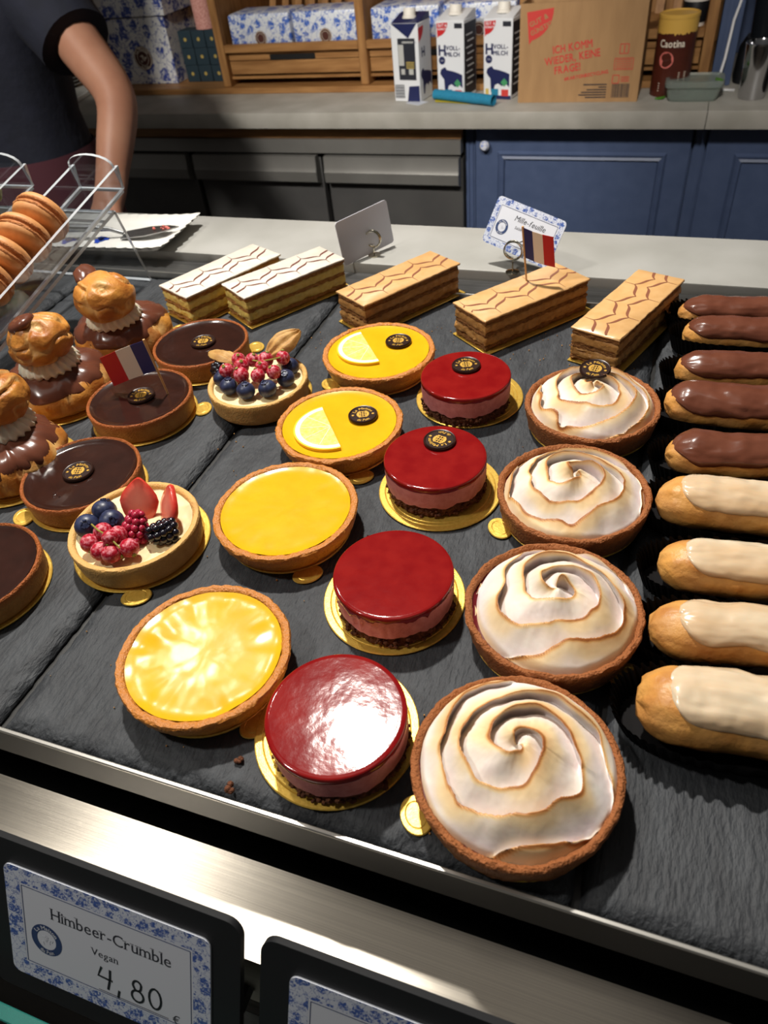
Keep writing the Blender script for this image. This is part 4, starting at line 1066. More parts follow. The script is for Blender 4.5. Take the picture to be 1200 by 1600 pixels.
mat('skin', S(174, 126, 102), .5, S(164, 115, 92), 20, sss=.1); mat('shirt', S(26, 29, 44), .85, S(22, 25, 38), 30, bump=.2, bscale=40, bdist=.01); mat('apron', S(74, 34, 44), .85); mat('trousers', S(28, 30, 40), .85); mat('hair', S(44, 30, 24), .6)
mat('ceramic_grey', S(186, 186, 182), .4); mat('wicker', S(168, 112, 60), .7, S(130, 80, 38), 300, bump=.8, bscale=400); mat('ribbon_dots', S(206, 120, 110), .6, S(60, 60, 70), 300, .45, .55)

def worktop(x0, x1, lab):
    tag(obj('worktop', MB().bbox(((x0 + x1) / 2, 2.16, ZC - .0185), (x1 - x0, .62, .037), .0015, 2), 'stone_grey'), lab, 'worktop')
worktop(-2.6, .0478, 'long grey stone worktop carrying shelf, milk cartons and box'); worktop(.0488, .9, 'short grey stone worktop piece on the right of the joint')
t = thing('fridge_unit', 'stainless steel undercounter fridge with a row of dark drawer fronts', 'fridge', (-1.36, 2.18, -TZ))
g = lambda y, z: (y - 2.18, z + TZ)
obj('body', MB().box((0, .02, (-.262 + TZ) / 2), (1.70, .5, TZ - .262)), 'black_gap', t)
obj('oak_strip', MB().box((0, -.272, -.2445 + TZ), (1.70, .02, .034)), 'oak', t)
obj('top_rail', MB().box((0, -.275, -.2795 + TZ), (1.70, .03, .034)), 'steel_satin', t)
xs = [(-2.11, -1.712), (-1.700, -1.312), (-1.296, -.906), (-.890, -.510)]
for row in range(2):
    for a, b in xs:
        zt = -.302 - .33 * row + TZ; wd = b - a; cx = (a + b) / 2 + 1.36
        d = obj('drawer', MB().bbox((cx, -.255, zt - .165 + .0), (wd, .03, .31), .002, 1), 'steel_dark', t)
        # long lip handle: an upper flat and a bevel that catches the light
        pr_ = [(-.272, 0), (-.296, -.002), (-.298, -.030), (-.302, -.040), (-.300, -.066), (-.272, -.078)]
        h = MB(); n = len(pr_)
        h.v = [(cx - wd / 2 + .004, y, zt + z) for y, z in pr_] + [(cx + wd / 2 - .004, y, zt + z) for y, z in pr_]; h.t = [0] * (2 * n)
        h.f = [(i, i + 1, n + i + 1, n + i) for i in range(n - 1)] + [tuple(range(n))[::-1], tuple(range(n, 2 * n))]
        obj('handle', h, 'steel_satin', d, sharp=20)
def molding(x0, x1, z0, z1, w_, y, d):
    """mitred rectangular moulding frame on a vertical face at depth y"""
    mb = MB(); prof = [(0, 0), (.25, -d), (.5, -d * .6), (.75, -d), (1, d * .6)]
    loops = [[(x0 + w_ * q, z0 + w_ * q), (x1 - w_ * q, z0 + w_ * q), (x1 - w_ * q, z1 - w_ * q), (x0 + w_ * q, z1 - w_ * q)] for q, _ in prof]
    vs = [(x, y + prof[i][1], z) for i, L_ in enumerate(loops) for x, z in L_]
    return mb.add(vs, [(i * 4 + k, i * 4 + (k + 1) % 4, (i + 1) * 4 + (k + 1) % 4, (i + 1) * 4 + k) for i in range(len(prof) - 1) for k in range(4)])
def cabinet(x0, x1, dx0, dx1, px0, px1, lab, knob=None):
    t = thing('cabinet', lab, 'cabinet', ((x0 + x1) / 2, 2.18, -TZ)); ox = (x0 + x1) / 2; L = lambda x: x - ox
    obj('body', MB().box((0, .01, (-.228 + TZ) / 2), (x1 - x0, .5, TZ - .228)), 'blue_paint', t)
    for sx in ((x0, dx0), (dx1, x1)):
        if sx[1] - sx[0] > .004:
            pw = MB().box((L(sum(sx) / 2), -.2485, (-.232 + TZ) / 2), (sx[1] - sx[0] - .004, .013, TZ - .232))
            for q in (.3, .7): pw.box((L(sx[0] + (sx[1] - sx[0]) * q), -.257, (-.24 + TZ) / 2), (.004, .004, TZ - .24))
            obj('pilaster', pw, 'blue_paint', t, sharp=20)
    d = obj('door', MB().bbox((L((dx0 + dx1) / 2), -.256, (-.238 + TZ + .1) / 2), (dx1 - dx0 - .004, .022, TZ - .238 - .1), .002, 1), 'blue_paint', t)
    z1 = -.293 + TZ; z0 = .16
    obj('moulding', molding(L(px0), L(px1), z0, z1, .022, -.267, .007), 'blue_paint', d, sharp=15)
    obj('panel', MB().box((L((px0 + px1) / 2), -.2655, (z0 + z1) / 2), (px1 - px0 - .03, .004, z1 - z0 - .03)), 'blue_paint', d)
    if knob:
        k = obj('knob', MB().lathe([(0, .024), (.007, .023), (.0115, .018), (.0125, .013), (.010, .008), (.005, .005), (.005, 0)], 28), 'delft_knob', d, (L(knob[0]), -.267, knob[1] + TZ), (PI / 2, 0, 0)); k['label'] = 'white knob with blue floral print'
cabinet(-.507, .0315, -.479, .0300, -.4205, -.0205, 'blue panelled cabinet with a floral porcelain knob', (-.451, -.278))
cabinet(.0325, .85, .0600, .80, .1235, .74, 'blue panelled cabinet at the right picture edge')

# ------------------------------------------------------------------ oak shelf
t = thing('oak_shelf', 'oak shelf unit with slanted slats and low drawers on the back counter', 'shelf', (-.60, 2.25, ZC + .0002))
def P(x, y, z): return (x + .60, y - 2.25, z - ZC)
obj('base_board', MB().bbox(P(-.785, 2.25, ZC + .0075), (1.72, .42, .0148), .001, 1), 'oak', t)
for x in (-1.657, -1.2325, -.8125, -.3925, .0275):
    wd = .024
    obj('upright', MB().bbox(P(x, 2.255, ZC + .395), (wd, .40, .76), .0015, 1), 'oak_up', t)
obj('back_panel', MB().box(P(-.785, 2.462, ZC + .4), (1.72, .012, .8)), 'oak_up', t)
for a, b in ((-1.2205, -.8245), (-.8005, -.4045), (-.3805, .0155)):
    cx = (a + b) / 2; wd = b - a
    obj('shelf_floor', MB().box(P(cx, 2.19, -.0855), (wd, .26, .008)), 'oak', t)
    obj('front_lip', MB().bbox(P(cx, 2.062, -.0825), (wd, .014, .019), .001, 1), 'oak', t)
    obj('shelf_underside', MB().box(P(cx, 2.19, -.155), (wd, .24, .006)), 'oak', t)
    d = obj('low_drawer', MB().bbox(P(cx, 2.078, -.1035), (wd - .004, .018, .0190), .001, 1), 'oak', t)
    obj('drawer_board', MB().bbox(P(cx, 2.078, -.1305), (wd - .004, .018, .032), .001, 1), 'oak', d)
    obj('drawer_slot', MB().box(P(cx, 2.0685, -.1065), (.135, .002, .013)), 'black_gap', d)
    for k in range(9):
        xx = a + .03 + k * (wd - .06) / 8
        obj('slat', MB().box(P(xx, 2.36, .02), (.020, .012, .26), M=Matrix.Rotation(-.5, 3, 'X')), 'oak_up', t)

# ------------------------------------------------------------------ floral boxes, gift boxes
t = thing('gift_box', 'tall floral gift box with a round brown emblem beside the green boxes', 'gift box', (-1.532, 2.19, ZC + .0150))
obj('body', MB().bbox((0, 0, .084), (.212, .17, .168), .002, 1), 'delft_box', t)
obj('lid', MB().bbox((.004, 0, .20), (.226, .182, .060), .002, 1), 'delft_box', t)
e = MB().lathe([(0, .001), (.0305, .001), (.031, 0)], 36); o = obj('emblem', e, 'emblem_brown', t, (.005, -.0852, .068), (PI / 2, 0, 0)); o['label'] = 'round brown shop emblem'
obj('emblem_print', seal_letters(.029, .0013), 'print_cream', o, sharp=0); obj('emblem_rings', seal(.029, .0013), 'print_cream', o, sharp=0)
FB = [(-1.113, 'floral box at the left end of the oak shelf', .184), (-.921, 'floral box touching the first upright, second from the left', .184), (-.700, 'floral box half hidden behind the milk cartons', .182), (-.508, 'floral box behind the middle milk carton', .184)]
for x, lab, wd in FB:
    hgt = .074; d = .115; c_ = .018
    outl = [(-d / 2, 0), (d / 2, 0), (d / 2, hgt), (-d / 2, hgt)]
    mb = MB(); mb.bbox((0, 0, hgt / 2), (wd, d, hgt), .006, 2)
    t = thing('floral_box', lab, 'box', (x, 2.135, -.0812), 0, 'small floral boxes in the oak shelf')
    obj('carton', mb, 'delft_small', t)
    o = obj('emblem', MB().lathe([(0, .0006), (.017, .0006), (.0175, 0)], 28), 'emblem_brown', t, (.0, -d / 2 - .0002, .018), (PI / 2, 0, 0)); obj('emblem_print', seal(.0165, .0008), 'print_cream', o, sharp=0)
gi = 0; GLB = [['bottom left', 'bottom middle', 'bottom right'], ['middle left', 'centre', 'middle right'], ['top left', 'top middle', 'top right']]
star = MB()
for k in range(4): star.box((0, 0, .0002), (.0095, .0022, .0003), k * PI / 4)
SM = star.mesh('star', 0); BM = MB().bbox((0, 0, .0212), (.0418, .055, .0424), .001, 1).mesh('carton')
for r in range(3):
    for c in range(3):
        t = thing('small_gift_box', 'dark green gift box with gold star, %s of the nine stacked' % GLB[r][c], 'gift box', (-1.380 + c * .044, 2.148, ZC + .0152 + r * .0430), 0, 'stacked dark green gift boxes')
        obj('carton', BM, 'gift_green', t); obj('gold_star', SM, 'gift_gold', t, (0, -.0277, .0212), (PI / 2, 0, 0))
t = thing('pink_tin', 'pink patterned round tin above the green gift boxes', 'tin', (-1.318, 2.150, ZC + .0155 + .1292))
obj('can', MB().lathe([(0, 0), (.030, 0), (.030, .12), (0, .12)], 40), 'pink_paper', t); obj('lid', MB().lathe([(.0312, .11), (.0312, .135), (.0, .137)], 40), 'pink_paper', t)

# ------------------------------------------------------------------ milk cartons
def leaf_logo(s, z):
    pts = [(0, 0), (0, s), (s * .9, s)] + [(s * (.9 - .9 * (1 - math.cos(a))), s * (1 - math.sin(a))) for a in [k * PI / 16 for k in range(1, 8)]]
    pts = [(0, s), (s * .95, s * 1.06)] + [(s * .95 * math.cos(a) , s * 1.06 - s * .95 * math.sin(a)) for a in [k * PI / 18 for k in range(1, 9)]] + [(s * .06, 0)]
    return MB().poly(pts, z, z + .0002)
cow = [(-.026, .060), (-.020, .064), (-.014, .066), (-.010, .060), (.004, .058), (.020, .054), (.031, .050), (.031, .022), (.022, .030), (.012, .024), (.002, .030), (-.006, .026), (-.010, .010), (-.016, .010), (-.018, .040), (-.024, .046), (-.028, .052)]
def milk_carton(x, y, rz, lab, kind=0):
    w, d, H = .072, .072, .166
    t = thing('milk_carton', lab, 'milk carton', (x, y, ZC + .0002), rz, 'milk cartons on the worktop')
    bd = MB().bbox((0, 0, H / 2), (w, d, H), .0015, 1); obj('body', bd, 'carton_white', t)
    rf = MB(); a, b = w / 2 - .001, d / 2 - .001
    rf.add([(-a, -b, H - .001), (a, -b, H - .001), (a, b, H - .001), (-a, b, H - .001), (-a, b * .55, H + .013), (a, b * .55, H + .013), (-a, b, H + .013), (a, b, H + .013)],
           [(0, 1, 5, 4), (4, 5, 7, 6), (1, 2, 7, 5), (0, 4, 6, 3), (2, 3, 6, 7), (0, 3, 2, 1)])
    obj('slanted_top', rf, 'carton_navy' if kind else 'carton_white', t, sharp=20)
    c = MB().lathe([(0, 0), (.017, 0), (.017, .005), (.0145, .007), (.0145, .020), (.013, .022), (0, .022)], 28)
    obj('screw_cap', c, 'cup_white', t, (0, -.002, H + .004), (-.16, 0, 0))
    R = lambda ang, off: Matrix.Rotation(ang, 4, 'Z') @ Matrix.Translation((0, -off, 0)) @ Matrix.Rotation(PI / 2, 4, 'X')
    F = R(0, d / 2 + .0002); Sd = R(PI / 2, w / 2 + .0002)
    if kind == 0:
        lg = obj('logo', leaf_logo(.030, 0).xf(F @ Matrix.Translation((-.034, .130, 0))), 'logo_red', t, sharp=0)
        obj('logo_lettering', typeset('GUT &', .0075, -.031, .1535, 'l', .0004, bold=.04).merge(typeset('GÜNSTIG', .0062, -.032, .1465, 'l', .0004, bold=.04)).xf(F), 'carton_white', lg, sharp=0)
        q = typeset('H', .030, -.022, .094, 'c', .0004, bold=.06); q.merge(typeset('VOLL-', .0125, -.011, .1055, 'l', .0004, bold=.05)); q.merge(typeset('MILCH', .0125, -.011, .0925, 'l', .0004, bold=.05))
        q.lathe([(0, .0004), (.0085, .0004)], 20, c=(-.022, .084, 0)); obj('lettering', q.xf(F), 'carton_navy', t, sharp=0)
        obj('volume', typeset('3,5%', .0045, -.022, .0825, 'c', .0006).xf(F), 'carton_white', t, sharp=0)
        obj('cow', MB().poly([(a, b + .004) for a, b in cow], 0, .0003).xf(F), 'carton_navy', t, sharp=0)
        obj('base_band', MB().box((0, .004, 0), (.070, .008, .0003)).xf(F), 'carton_navy', t, sharp=0)
        obj('green_seal', MB().box((.018, .036, .0004), (.013, .013, .0003), PI / 4).xf(F), 'label_green', t, sharp=0)
        gl = MB()
        obj('small_label', MB().box((-.026, .015, .0004), (.008, .014, .0003)).xf(F), 'gift_gold', t, sharp=0); obj('small_label', MB().box((-.006, .015, .0004), (.018, .014, .0003)).xf(F), 'cloth_blue', t, sharp=0); obj('small_label', MB().box((.020, .014, .0004), (.018, .014, .0003)).xf(F), 'print_red', t, sharp=0)
        obj('dark_badge', MB().box((.022, .155, .0003), (.020, .010, .0003)).xf(F), 'ink', t, sharp=0)
        obj('side_print', MB().box((0, .083, 0), (.066, .150, .0003)).xf(Sd), 'ink', t, sharp=0)
        sp = MB()
        for k in range(9): sp.box((-.006 + .008 * (k % 2), .03 + k * .013, .0004), (.036, .003, .0002))
        obj('side_lettering', sp.xf(Sd), 'carton_white', t, sharp=0)
    else:
        obj('navy_gusset', MB().poly([(-.034, .166), (.034, .166), (.010, .136)], 0, .0003).xf(F), 'carton_navy', t, sharp=0)
        obj('info_panel', MB().box((.004, .092, 0), (.046, .088, .0003)).xf(F), 'ink', t, sharp=0)
        ip = MB(); ip.box((-.011, .101, .0003), (.014, .044, .0002)); ip.box((-.008, .066, .0003), (.010, .012, .0002)); ip.box((.014, .066, .0003), (.012, .012, .0002)); ip.box((.008, .128, .0003), (.030, .004, .0002))
        obj('info_picture', ip.xf(F), 'ceramic_grey', t, sharp=0)
        ip = MB()
        for k in range(4): ip.box((.012, .086 - k * .004, .0003), (.022, .0016, .0002))
        obj('info_lettering', ip.xf(F), 'gift_gold', t, sharp=0)
        bc = MB()
        for k in range(14): bc.box((-.020, .008 + k * .0022, .0002), (.026, .0013 if k % 3 else .0007, .0003))
        obj('barcode', bc.xf(F), 'ink', t, sharp=0)
        obj('navy_patch', MB().poly([(.000, .0), (.034, 0), (.034, .036), (.006, .034)], 0, .0003).xf(F), 'carton_navy', t, sharp=0)
        obj('small_lettering', typeset('H-VOLLMILCH', .0055, .012, .130 - .004, 'c', .0004).xf(F), 'carton_navy', t, sharp=0)
        lg = obj('logo', leaf_logo(.030, 0).xf(Sd @ Matrix.Translation((-.034, .126, 0))), 'logo_red', t, sharp=0)
        obj('lettering', typeset('H', .028, -.012, .094, 'c', .0004, bold=.06).xf(Sd), 'carton_navy', t, sharp=0)
        obj('cow', MB().poly([(a, b + .004) for a, b in cow], 0, .0003).xf(Sd), 'carton_navy', t, sharp=0)
milk_carton(-.6535, 1.9805, math.radians(-8), 'milk carton showing its nutrition panel and barcode, leftmost', 1)
milk_carton(-.5440, 1.9965, math.radians(-10), 'milk carton with red logo and cow, between the two others')
milk_carton(-.4285, 1.9965, math.radians(-10), 'milk carton with red logo and cow next to the cardboard box')

# ------------------------------------------------------------------ cardboard box
t = thing('cardboard_box', 'brown cardboard box printed in red beside the milk cartons', 'cardboard box', (-.2405, 1.9815, ZC + .0002), 0)
W, D, H = .272, .112, .196
b = MB()
for c, d in (((0, -D / 2 + .002, H / 2), (W, .004, H)), ((0, D / 2 - .002, H / 2), (W, .004, H)), ((-W / 2 + .002, 0, H / 2), (.004, D - .008, H)), ((W / 2 - .002, 0, H / 2), (.004, D - .008, H)), ((0, 0, .002), (W - .008, D - .008, .004))): b.box(c, d)
obj('walls', b, 'kraft', t, sharp=20)
obj('flap', MB().box((W / 2 + .012, 0, H + .02), (.004, D - .01, .06), M=Matrix.Rotation(.5, 3, 'Y')), 'kraft', t)
F = Matrix.Translation((0, -D / 2 - .0003, 0)) @ Matrix.Rotation(PI / 2, 4, 'X')
k = Matrix.Rotation(.14, 4, 'Z')
lg = obj('logo', leaf_logo(.062, 0).xf(F @ Matrix.Translation((-.118, .118, 0)) @ Matrix.Rotation(.05, 4, 'Z')), 'print_red', t, sharp=0)
obj('logo_lettering', typeset('GUT &', .0135, 0, 0, 'l', .0004, bold=.05).merge(typeset('GÜNSTIG', .0125, -.004, -.016, 'l', .0004, bold=.05, sx=.9)).xf(F @ Matrix.Translation((-.112, .151, 0)) @ Matrix.Rotation(.42, 4, 'Z')), 'kraft', lg, sharp=0)
tx = MB()
for i, (s_, x) in enumerate((('ICH KOMM', .002), ('WIEDER, KEINE', 0), ('FRAGE!', -.012))): tx.merge(typeset(s_, .0215, x, -i * .0205, 'c', .0003, bold=.035, sx=.80))
obj('lettering', tx.xf(F @ Matrix.Translation((-.018, .104, 0)) @ k), 'print_red', t, sharp=0)
obj('lettering', typeset('#KARTONRECYCLING', .0095, .0, 0, 'c', .0003, bold=.05, sx=.95).xf(F @ Matrix.Translation((.018, .0515, 0)) @ k), 'print_red', t, sharp=0)
ic = outline(.040, .022, .0012, .0002).xf(Matrix.Translation((.098, .076, 0))); ic.merge(outline(.018, .018, .0015, .0002).xf(Matrix.Translation((.096, .105, 0)))); ic.merge(outline(.014, .016, .0015, .0002).xf(Matrix.Translation((.084, .046, 0))))
ic.box((.096, .105, .0002), (.002, .014, .0002))
for q in range(5): ic.box((.098, .068 + q * .004, .0002), (.034, .0012, .0001))
for q in range(3): ic.box((.104, .042 + q * .004, .0002), (.018, .0016, .0001))
obj('red_icons', ic.xf(F), 'print_red', t, sharp=0)
bc = MB(); rnd = random.Random(4); x = .078
while x < .116:
    q = rnd.choice((.0007, .0012, .0018)); bc.box((x, .023, .0002), (q, .028, .0002)); x += q + rnd.choice((.0008, .0012))
obj('barcode', bc.xf(F), 'ink', t, sharp=0)
sp = MB()
for q, wd in enumerate((.052, .018, .044, .056, .062, .046)): sp.box((.066 - wd / 2, .036 - q * .0052, .0002), (wd, .0024, .0002))
obj('small_print', sp.xf(F), 'ink', t, sharp=0)

# ------------------------------------------------------------------ things right of the box
t = thing('cocoa_tin', 'brown cocoa tin with gold rim beside the cardboard box', 'tin', (-.0415, 1.9975, ZC + .0002))
R = .0415
obj('can', MB().lathe([(0, 0), (R, 0), (R, .134), (R, .136)], 48), 'tin_brown', t)
gm = []
obj('gold_band', MB().lathe([(R + .0003, .1225), (R + .0004, .136), (R + .0003, .152), (R - .001, .153)], 96, lambda a, r, z, j, tt: (r, z + (.0045 * fbm(math.cos(a) * 9, math.sin(a) * 9, 2, 3) if j == 0 else 0))), 'tin_gold', t)
obj('lid', MB().lathe([(R + .0012, .150), (R + .0012, .156), (R - .002, .1575), (R - .004, .155), (0, .155)], 48), 'tin_gold', t)
def wrap(mb, a0):
    mb.v = [((R + .0006 + z) * math.cos(a0 + x / R), (R + .0006 + z) * math.sin(a0 + x / R), y) for x, y, z in mb.v]; return mb
obj('lettering', wrap(typeset('Caotina', .020, 0, .098, 'c', 0, bold=.03, sx=.85, gap=.08), -PI / 2 - .15), 'print_cream', t, sharp=0)
cp = MB()
cup = [(.016 * math.cos(a), .074 + .016 * math.sin(a)) for a in [k * 2 * PI / 24 for k in range(24)]]
cp.add([(x - .006, y, 0) for x, y in cup], [tuple(range(24))]); obj('cup_picture', wrap(cp, -PI / 2 - .2), 'pink_crumb', t, sharp=0)
cp = MB().add([(x * .7 - .006, (y - .074) * .5 + .079, .0003) for x, y in cup], [tuple(range(24))]); obj('cup_picture', wrap(cp, -PI / 2 - .2), 'tin_brown', t, sharp=0)
cp = MB()
for q in range(10): cp.add([(a, b, 0) for a, b in ((.018, .012 + q * .004), (.036, .012 + q * .004), (.036, .0135 + q * .004), (.018, .0135 + q * .004))], [(0, 1, 2, 3)])
for q in range(4): cp.add([(a, b, 0) for a, b in ((-.022, .012 + q * .005), (.006, .012 + q * .005), (.006, .0135 + q * .005), (-.022, .0135 + q * .005))], [(0, 1, 2, 3)])
obj('small_print', wrap(cp, -PI / 2 - .05), 'print_cream', t, sharp=0)
t = thing('paper_cup', 'white paper cup with dark sleeve on the oak shelf behind the tin', 'cup', (-.012, 2.135, -.0812))
obj('cup', MB().lathe([(0, 0), (.024, 0), (.030, .075), (.028, .075), (.022, .002), (0, .002)], 36), 'cup_white', t); obj('sleeve', MB().lathe([(.0255, .008), (.0290, .048), (.0285, .049)], 36), 'black_plastic', t)
t = thing('plastic_tub', 'translucent plastic tub with lid in front of the cocoa tin', 'food container', (.012, 1.955, ZC + .0002))
def rr_ring(w, d, z): return ((0, 0, z), w / 2, d / 2, .35)
obj('tub', MB().loft([rr_ring(.100, .070, 0), rr_ring(.108, .078, .010), rr_ring(.114, .084, .030), rr_ring(.110, .080, .030), rr_ring(.104, .074, .010), rr_ring(.096, .066, .003)], 40), 'tub_plastic', t)
obj('lid', MB().loft([rr_ring(.122, .092, .029), rr_ring(.124, .094, .034), rr_ring(.122, .092, .040), rr_ring(.108, .078, .041), rr_ring(.104, .074, .037)], 40), 'tub_plastic', t)
for x, y, z, rz, lab in ((.082, 1.945, ZC + .0455, .6, 'green leaf on the corner of the plastic tub lid'), (-.056, 1.945, ZC + .001, 2.2, 'green leaf lying left of the plastic tub')):
    lf = MB().grid(6, 8, lambda u, v: ((u - .5) * .016 * math.sin(PI * (.05 + .9 * v)), (v - .5) * .026, .004 + .003 * math.cos((u - .5) * 3))); n = len(lf.v); lf.v += [(a, b, c - .0005) for a, b, c in lf.v]; lf.t += [0] * n; lf.f += [tuple(i + n for i in q)[::-1] for q in lf.f[:]]
    if x > 0: x, y, z = .062, 1.93, ZC + .0395
    tag(obj('leaf', lf, 'leaf', None, (x, y, z - .003), (0, 0, rz), 180), lab, 'leaf', None)
t = thing('steel_cup', 'shiny stainless steel shaker cup at the right picture edge', 'steel cup', (.1335, 1.950, ZC + .0002))
obj('beaker', MB().lathe([(0, 0), (.0255, 0), (.027, .002), (.032, .100), (.0335, .105), (.0325, .1055), (.0305, .100), (.0255, .004), (0, .004)], 48), 'shaker_steel', t)
t = thing('pepper_mill', 'black cylindrical mill right of the steel shaker cup', 'mill', (.203, 1.945, ZC + .0002))
obj('mill_body', MB().lathe([(0, 0), (.028, 0), (.029, .004), (.026, .05), (.024, .10), (.027, .13), (.022, .15), (0, .152)], 36), 'black_plastic', t); obj('mill_cap', MB().lathe([(.014, .151), (.016, .158), (.010, .166), (0, .168)], 24), 'black_plastic', t)
t = thing('blender', 'dark blender with a tinted jar behind the steel shaker cup', 'blender', (.150, 2.12, ZC + .0002))
obj('motor_base', MB().loft([((0, 0, 0), .055, .06, .4), ((0, 0, .06), .052, .056, .4), ((0, 0, .085), .040, .042, .5)], 32), 'black_plastic', t)
obj('jar', MB().lathe([(.034, .085), (.044, .24), (.042, .24), (.032, .088)], 36), 'jar_dark', t); obj('lid', MB().lathe([(.045, .238), (.046, .255), (.02, .262), (0, .262)], 36), 'black_plastic', t)
obj('lamp_dot', MB().ball((-.02, -.0585, .045), .003, 10, 6), 'led_blue', t)
tag(obj('power_cable', MB().tube([(.092, 2.06, .14), (.088, 2.055, .02), (.072, 2.05, -.06), (.068, 2.03, -.13), (.062, 2.01, -.165), (.074, 2.0, ZC + .004), (.10, 2.0, ZC + .003)], .0032, 8), 'cable_white', sharp=180), 'white cable hanging in front of the blue pilaster', 'cable')
pw = MB().box((.0675, 2.105, .2), (.042, .10, .775))
for q in range(4): pw.box((.0525 + q * .010, 2.053, .2), (.005, .006, .775))
struct('trim_3', pw, 'blue_paint', 'blue fluted pilaster closing the oak shelf on the right')
struct('trim_4', MB().box((.42, 2.40, .2), (.66, .05, .775)), 'blue_paint', 'dark blue panel behind the blender')
# cloths
pts = [Vector((-.590, 1.955, 0)), Vector((-.545, 1.940, 0)), Vector((-.49, 1.918, 0)), Vector((-.428, 1.893, 0))]
def roll(u, v):
    i = min(2, int(u * 3)); f = u * 3 - i; c = pts[i].lerp(pts[i + 1], f); a = v * 3.4 * PI - .9; r = .0125 - .0022 * v + .0008 * fbm(u * 5, v * 3, 1, 2)
    return (c.x + .37 * math.cos(a) * r, c.y + .93 * math.cos(a) * r, ZC + .0135 + math.sin(a) * r * .95)
rl = MB().grid(24, 44, roll)
tag(obj('cleaning_cloth', rl, 'cloth_blue', sharp=180), 'rolled turquoise cleaning cloth in front of the milk cartons', 'cloth')
tag(obj('cleaning_cloth', MB().grid(12, 8, lambda u, v: (-.585 + .150 * u - .02 * v, 1.935 + .075 * v - .03 * u, ZC + .0012 + .0006 * math.sin(u * 9 + v * 5))), 'yellow_cloth', sharp=180), 'flat yellow cleaning cloth under the turquoise roll', 'cloth')
tag(obj('paper_slip', MB().box((-.632, 1.935, ZC + .0006), (.045, .034, .0008), -.5), 'card_white'), 'small white paper slip in front of the leftmost carton', 'paper')
# plates and basket left
PLT = MB().lathe([(0, 0), (.04, 0), (.052, .006), (.075, .010), (.076, .0115), (.052, .0085), (.04, .003), (0, .003)], 48).mesh('plate', 60)
for s, (px, py, n, nm) in enumerate(((-1.850, 2.10, 6, 'stack behind the arm'), (-1.730, 2.30, 5, 'stack right of the arm gap'))):
    for k in range(n):
        tag(obj('plate', PLT, 'ceramic_grey', None, (px, py, ZC + .014 + k * .0088 if s == 0 else ZC + .0005 + k * .0088)), '%s grey plate in the %s' % (('lowest', 'second lowest', 'third lowest', 'fourth lowest', 'fifth lowest', 'topmost')[k if k < n - 1 else 5], 'left stack on the white board' if s == 0 else 'right stack standing on the worktop'), 'plate', 'stacked grey plates')
tag(obj('cutting_board', MB().bbox((-1.83, 2.06, ZC + .0068), (.22, .24, .013), .002, 1, M=Matrix.Rotation(.2, 3, 'Z')), 'porcelain'), 'white board under the left plate stack', 'board')
t = thing('wicker_basket', 'brown wicker basket behind the stacked plates', 'basket', (-1.93, 2.34, ZC + .0002))
obj('weave', MB().lathe([(0, 0), (.085, 0), (.10, .05), (.11, .105), (.106, .105), (.095, .05), (.08, .004), (0, .004)], 72, lambda a, r, z, j, tt: (r * (1 + .03 * math.cos(a * 24 + z * 400)), z)), 'wicker', t, sharp=180); obj('rim', MB().tube([(.109 * math.cos(a), .109 * math.sin(a), .106) for a in [k * PI / 18 for k in range(37)]], .005, 8), 'wicker', t)

# ------------------------------------------------------------------ the person behind the counter
def skin_mesh(verts, edges, radii, root=0, sub=2):
    me = bpy.data.meshes.new('body'); me.from_pydata(verts, edges, []); o = bpy.data.objects.new('body_tmp', me); COL.objects.link(o)
    md = o.modifiers.new('skin', 'SKIN'); md.use_smooth_shade = True
    for i, r in enumerate(radii):
        v = me.skin_vertices[0].data[i]; v.radius = r if isinstance(r, tuple) else (r, r); v.use_root = (i == root)
    sb = o.modifiers.new('sub', 'SUBSURF'); sb.levels = sub; sb.render_levels = sub
    dg = bpy.context.evaluated_depsgraph_get(); out = bpy.data.meshes.new_from_object(o.evaluated_get(dg)); bpy.data.objects.remove(o)
    out.polygons.foreach_set('use_smooth', [True] * len(out.polygons)); return out
BX, BY, BZ = -1.385, 1.345, -TZ
pt = thing('person', 'person in a dark navy short-sleeved shirt with one arm hanging bent', 'person', (BX, BY, BZ))
def W3(x, y, z): return (x - BX, y - BY, z - BZ)
V = []; E = []; Rr = []
def add(p, r, par=None):
    V.append(W3(*p)); Rr.append(r)
    if par is not None: E.append((par, len(V) - 1))
    return len(V) - 1
pel = add((-1.385, 1.345, -.22), (.145, .105)); sp1 = add((-1.385, 1.345, -.08), (.125, .09), pel); sp2 = add((-1.385, 1.35, .07), (.14, .10), sp1); ch = add((-1.385, 1.36, .17), (.12, .085), sp2)
nk = add((-1.385, 1.355, .27), .055, ch); hd1 = add((-1.385, 1.335, .335), (.072, .085), nk); hd2 = add((-1.385, 1.33, .42), (.078, .095), hd1); add((-1.385, 1.335, .485), (.05, .06), hd2)
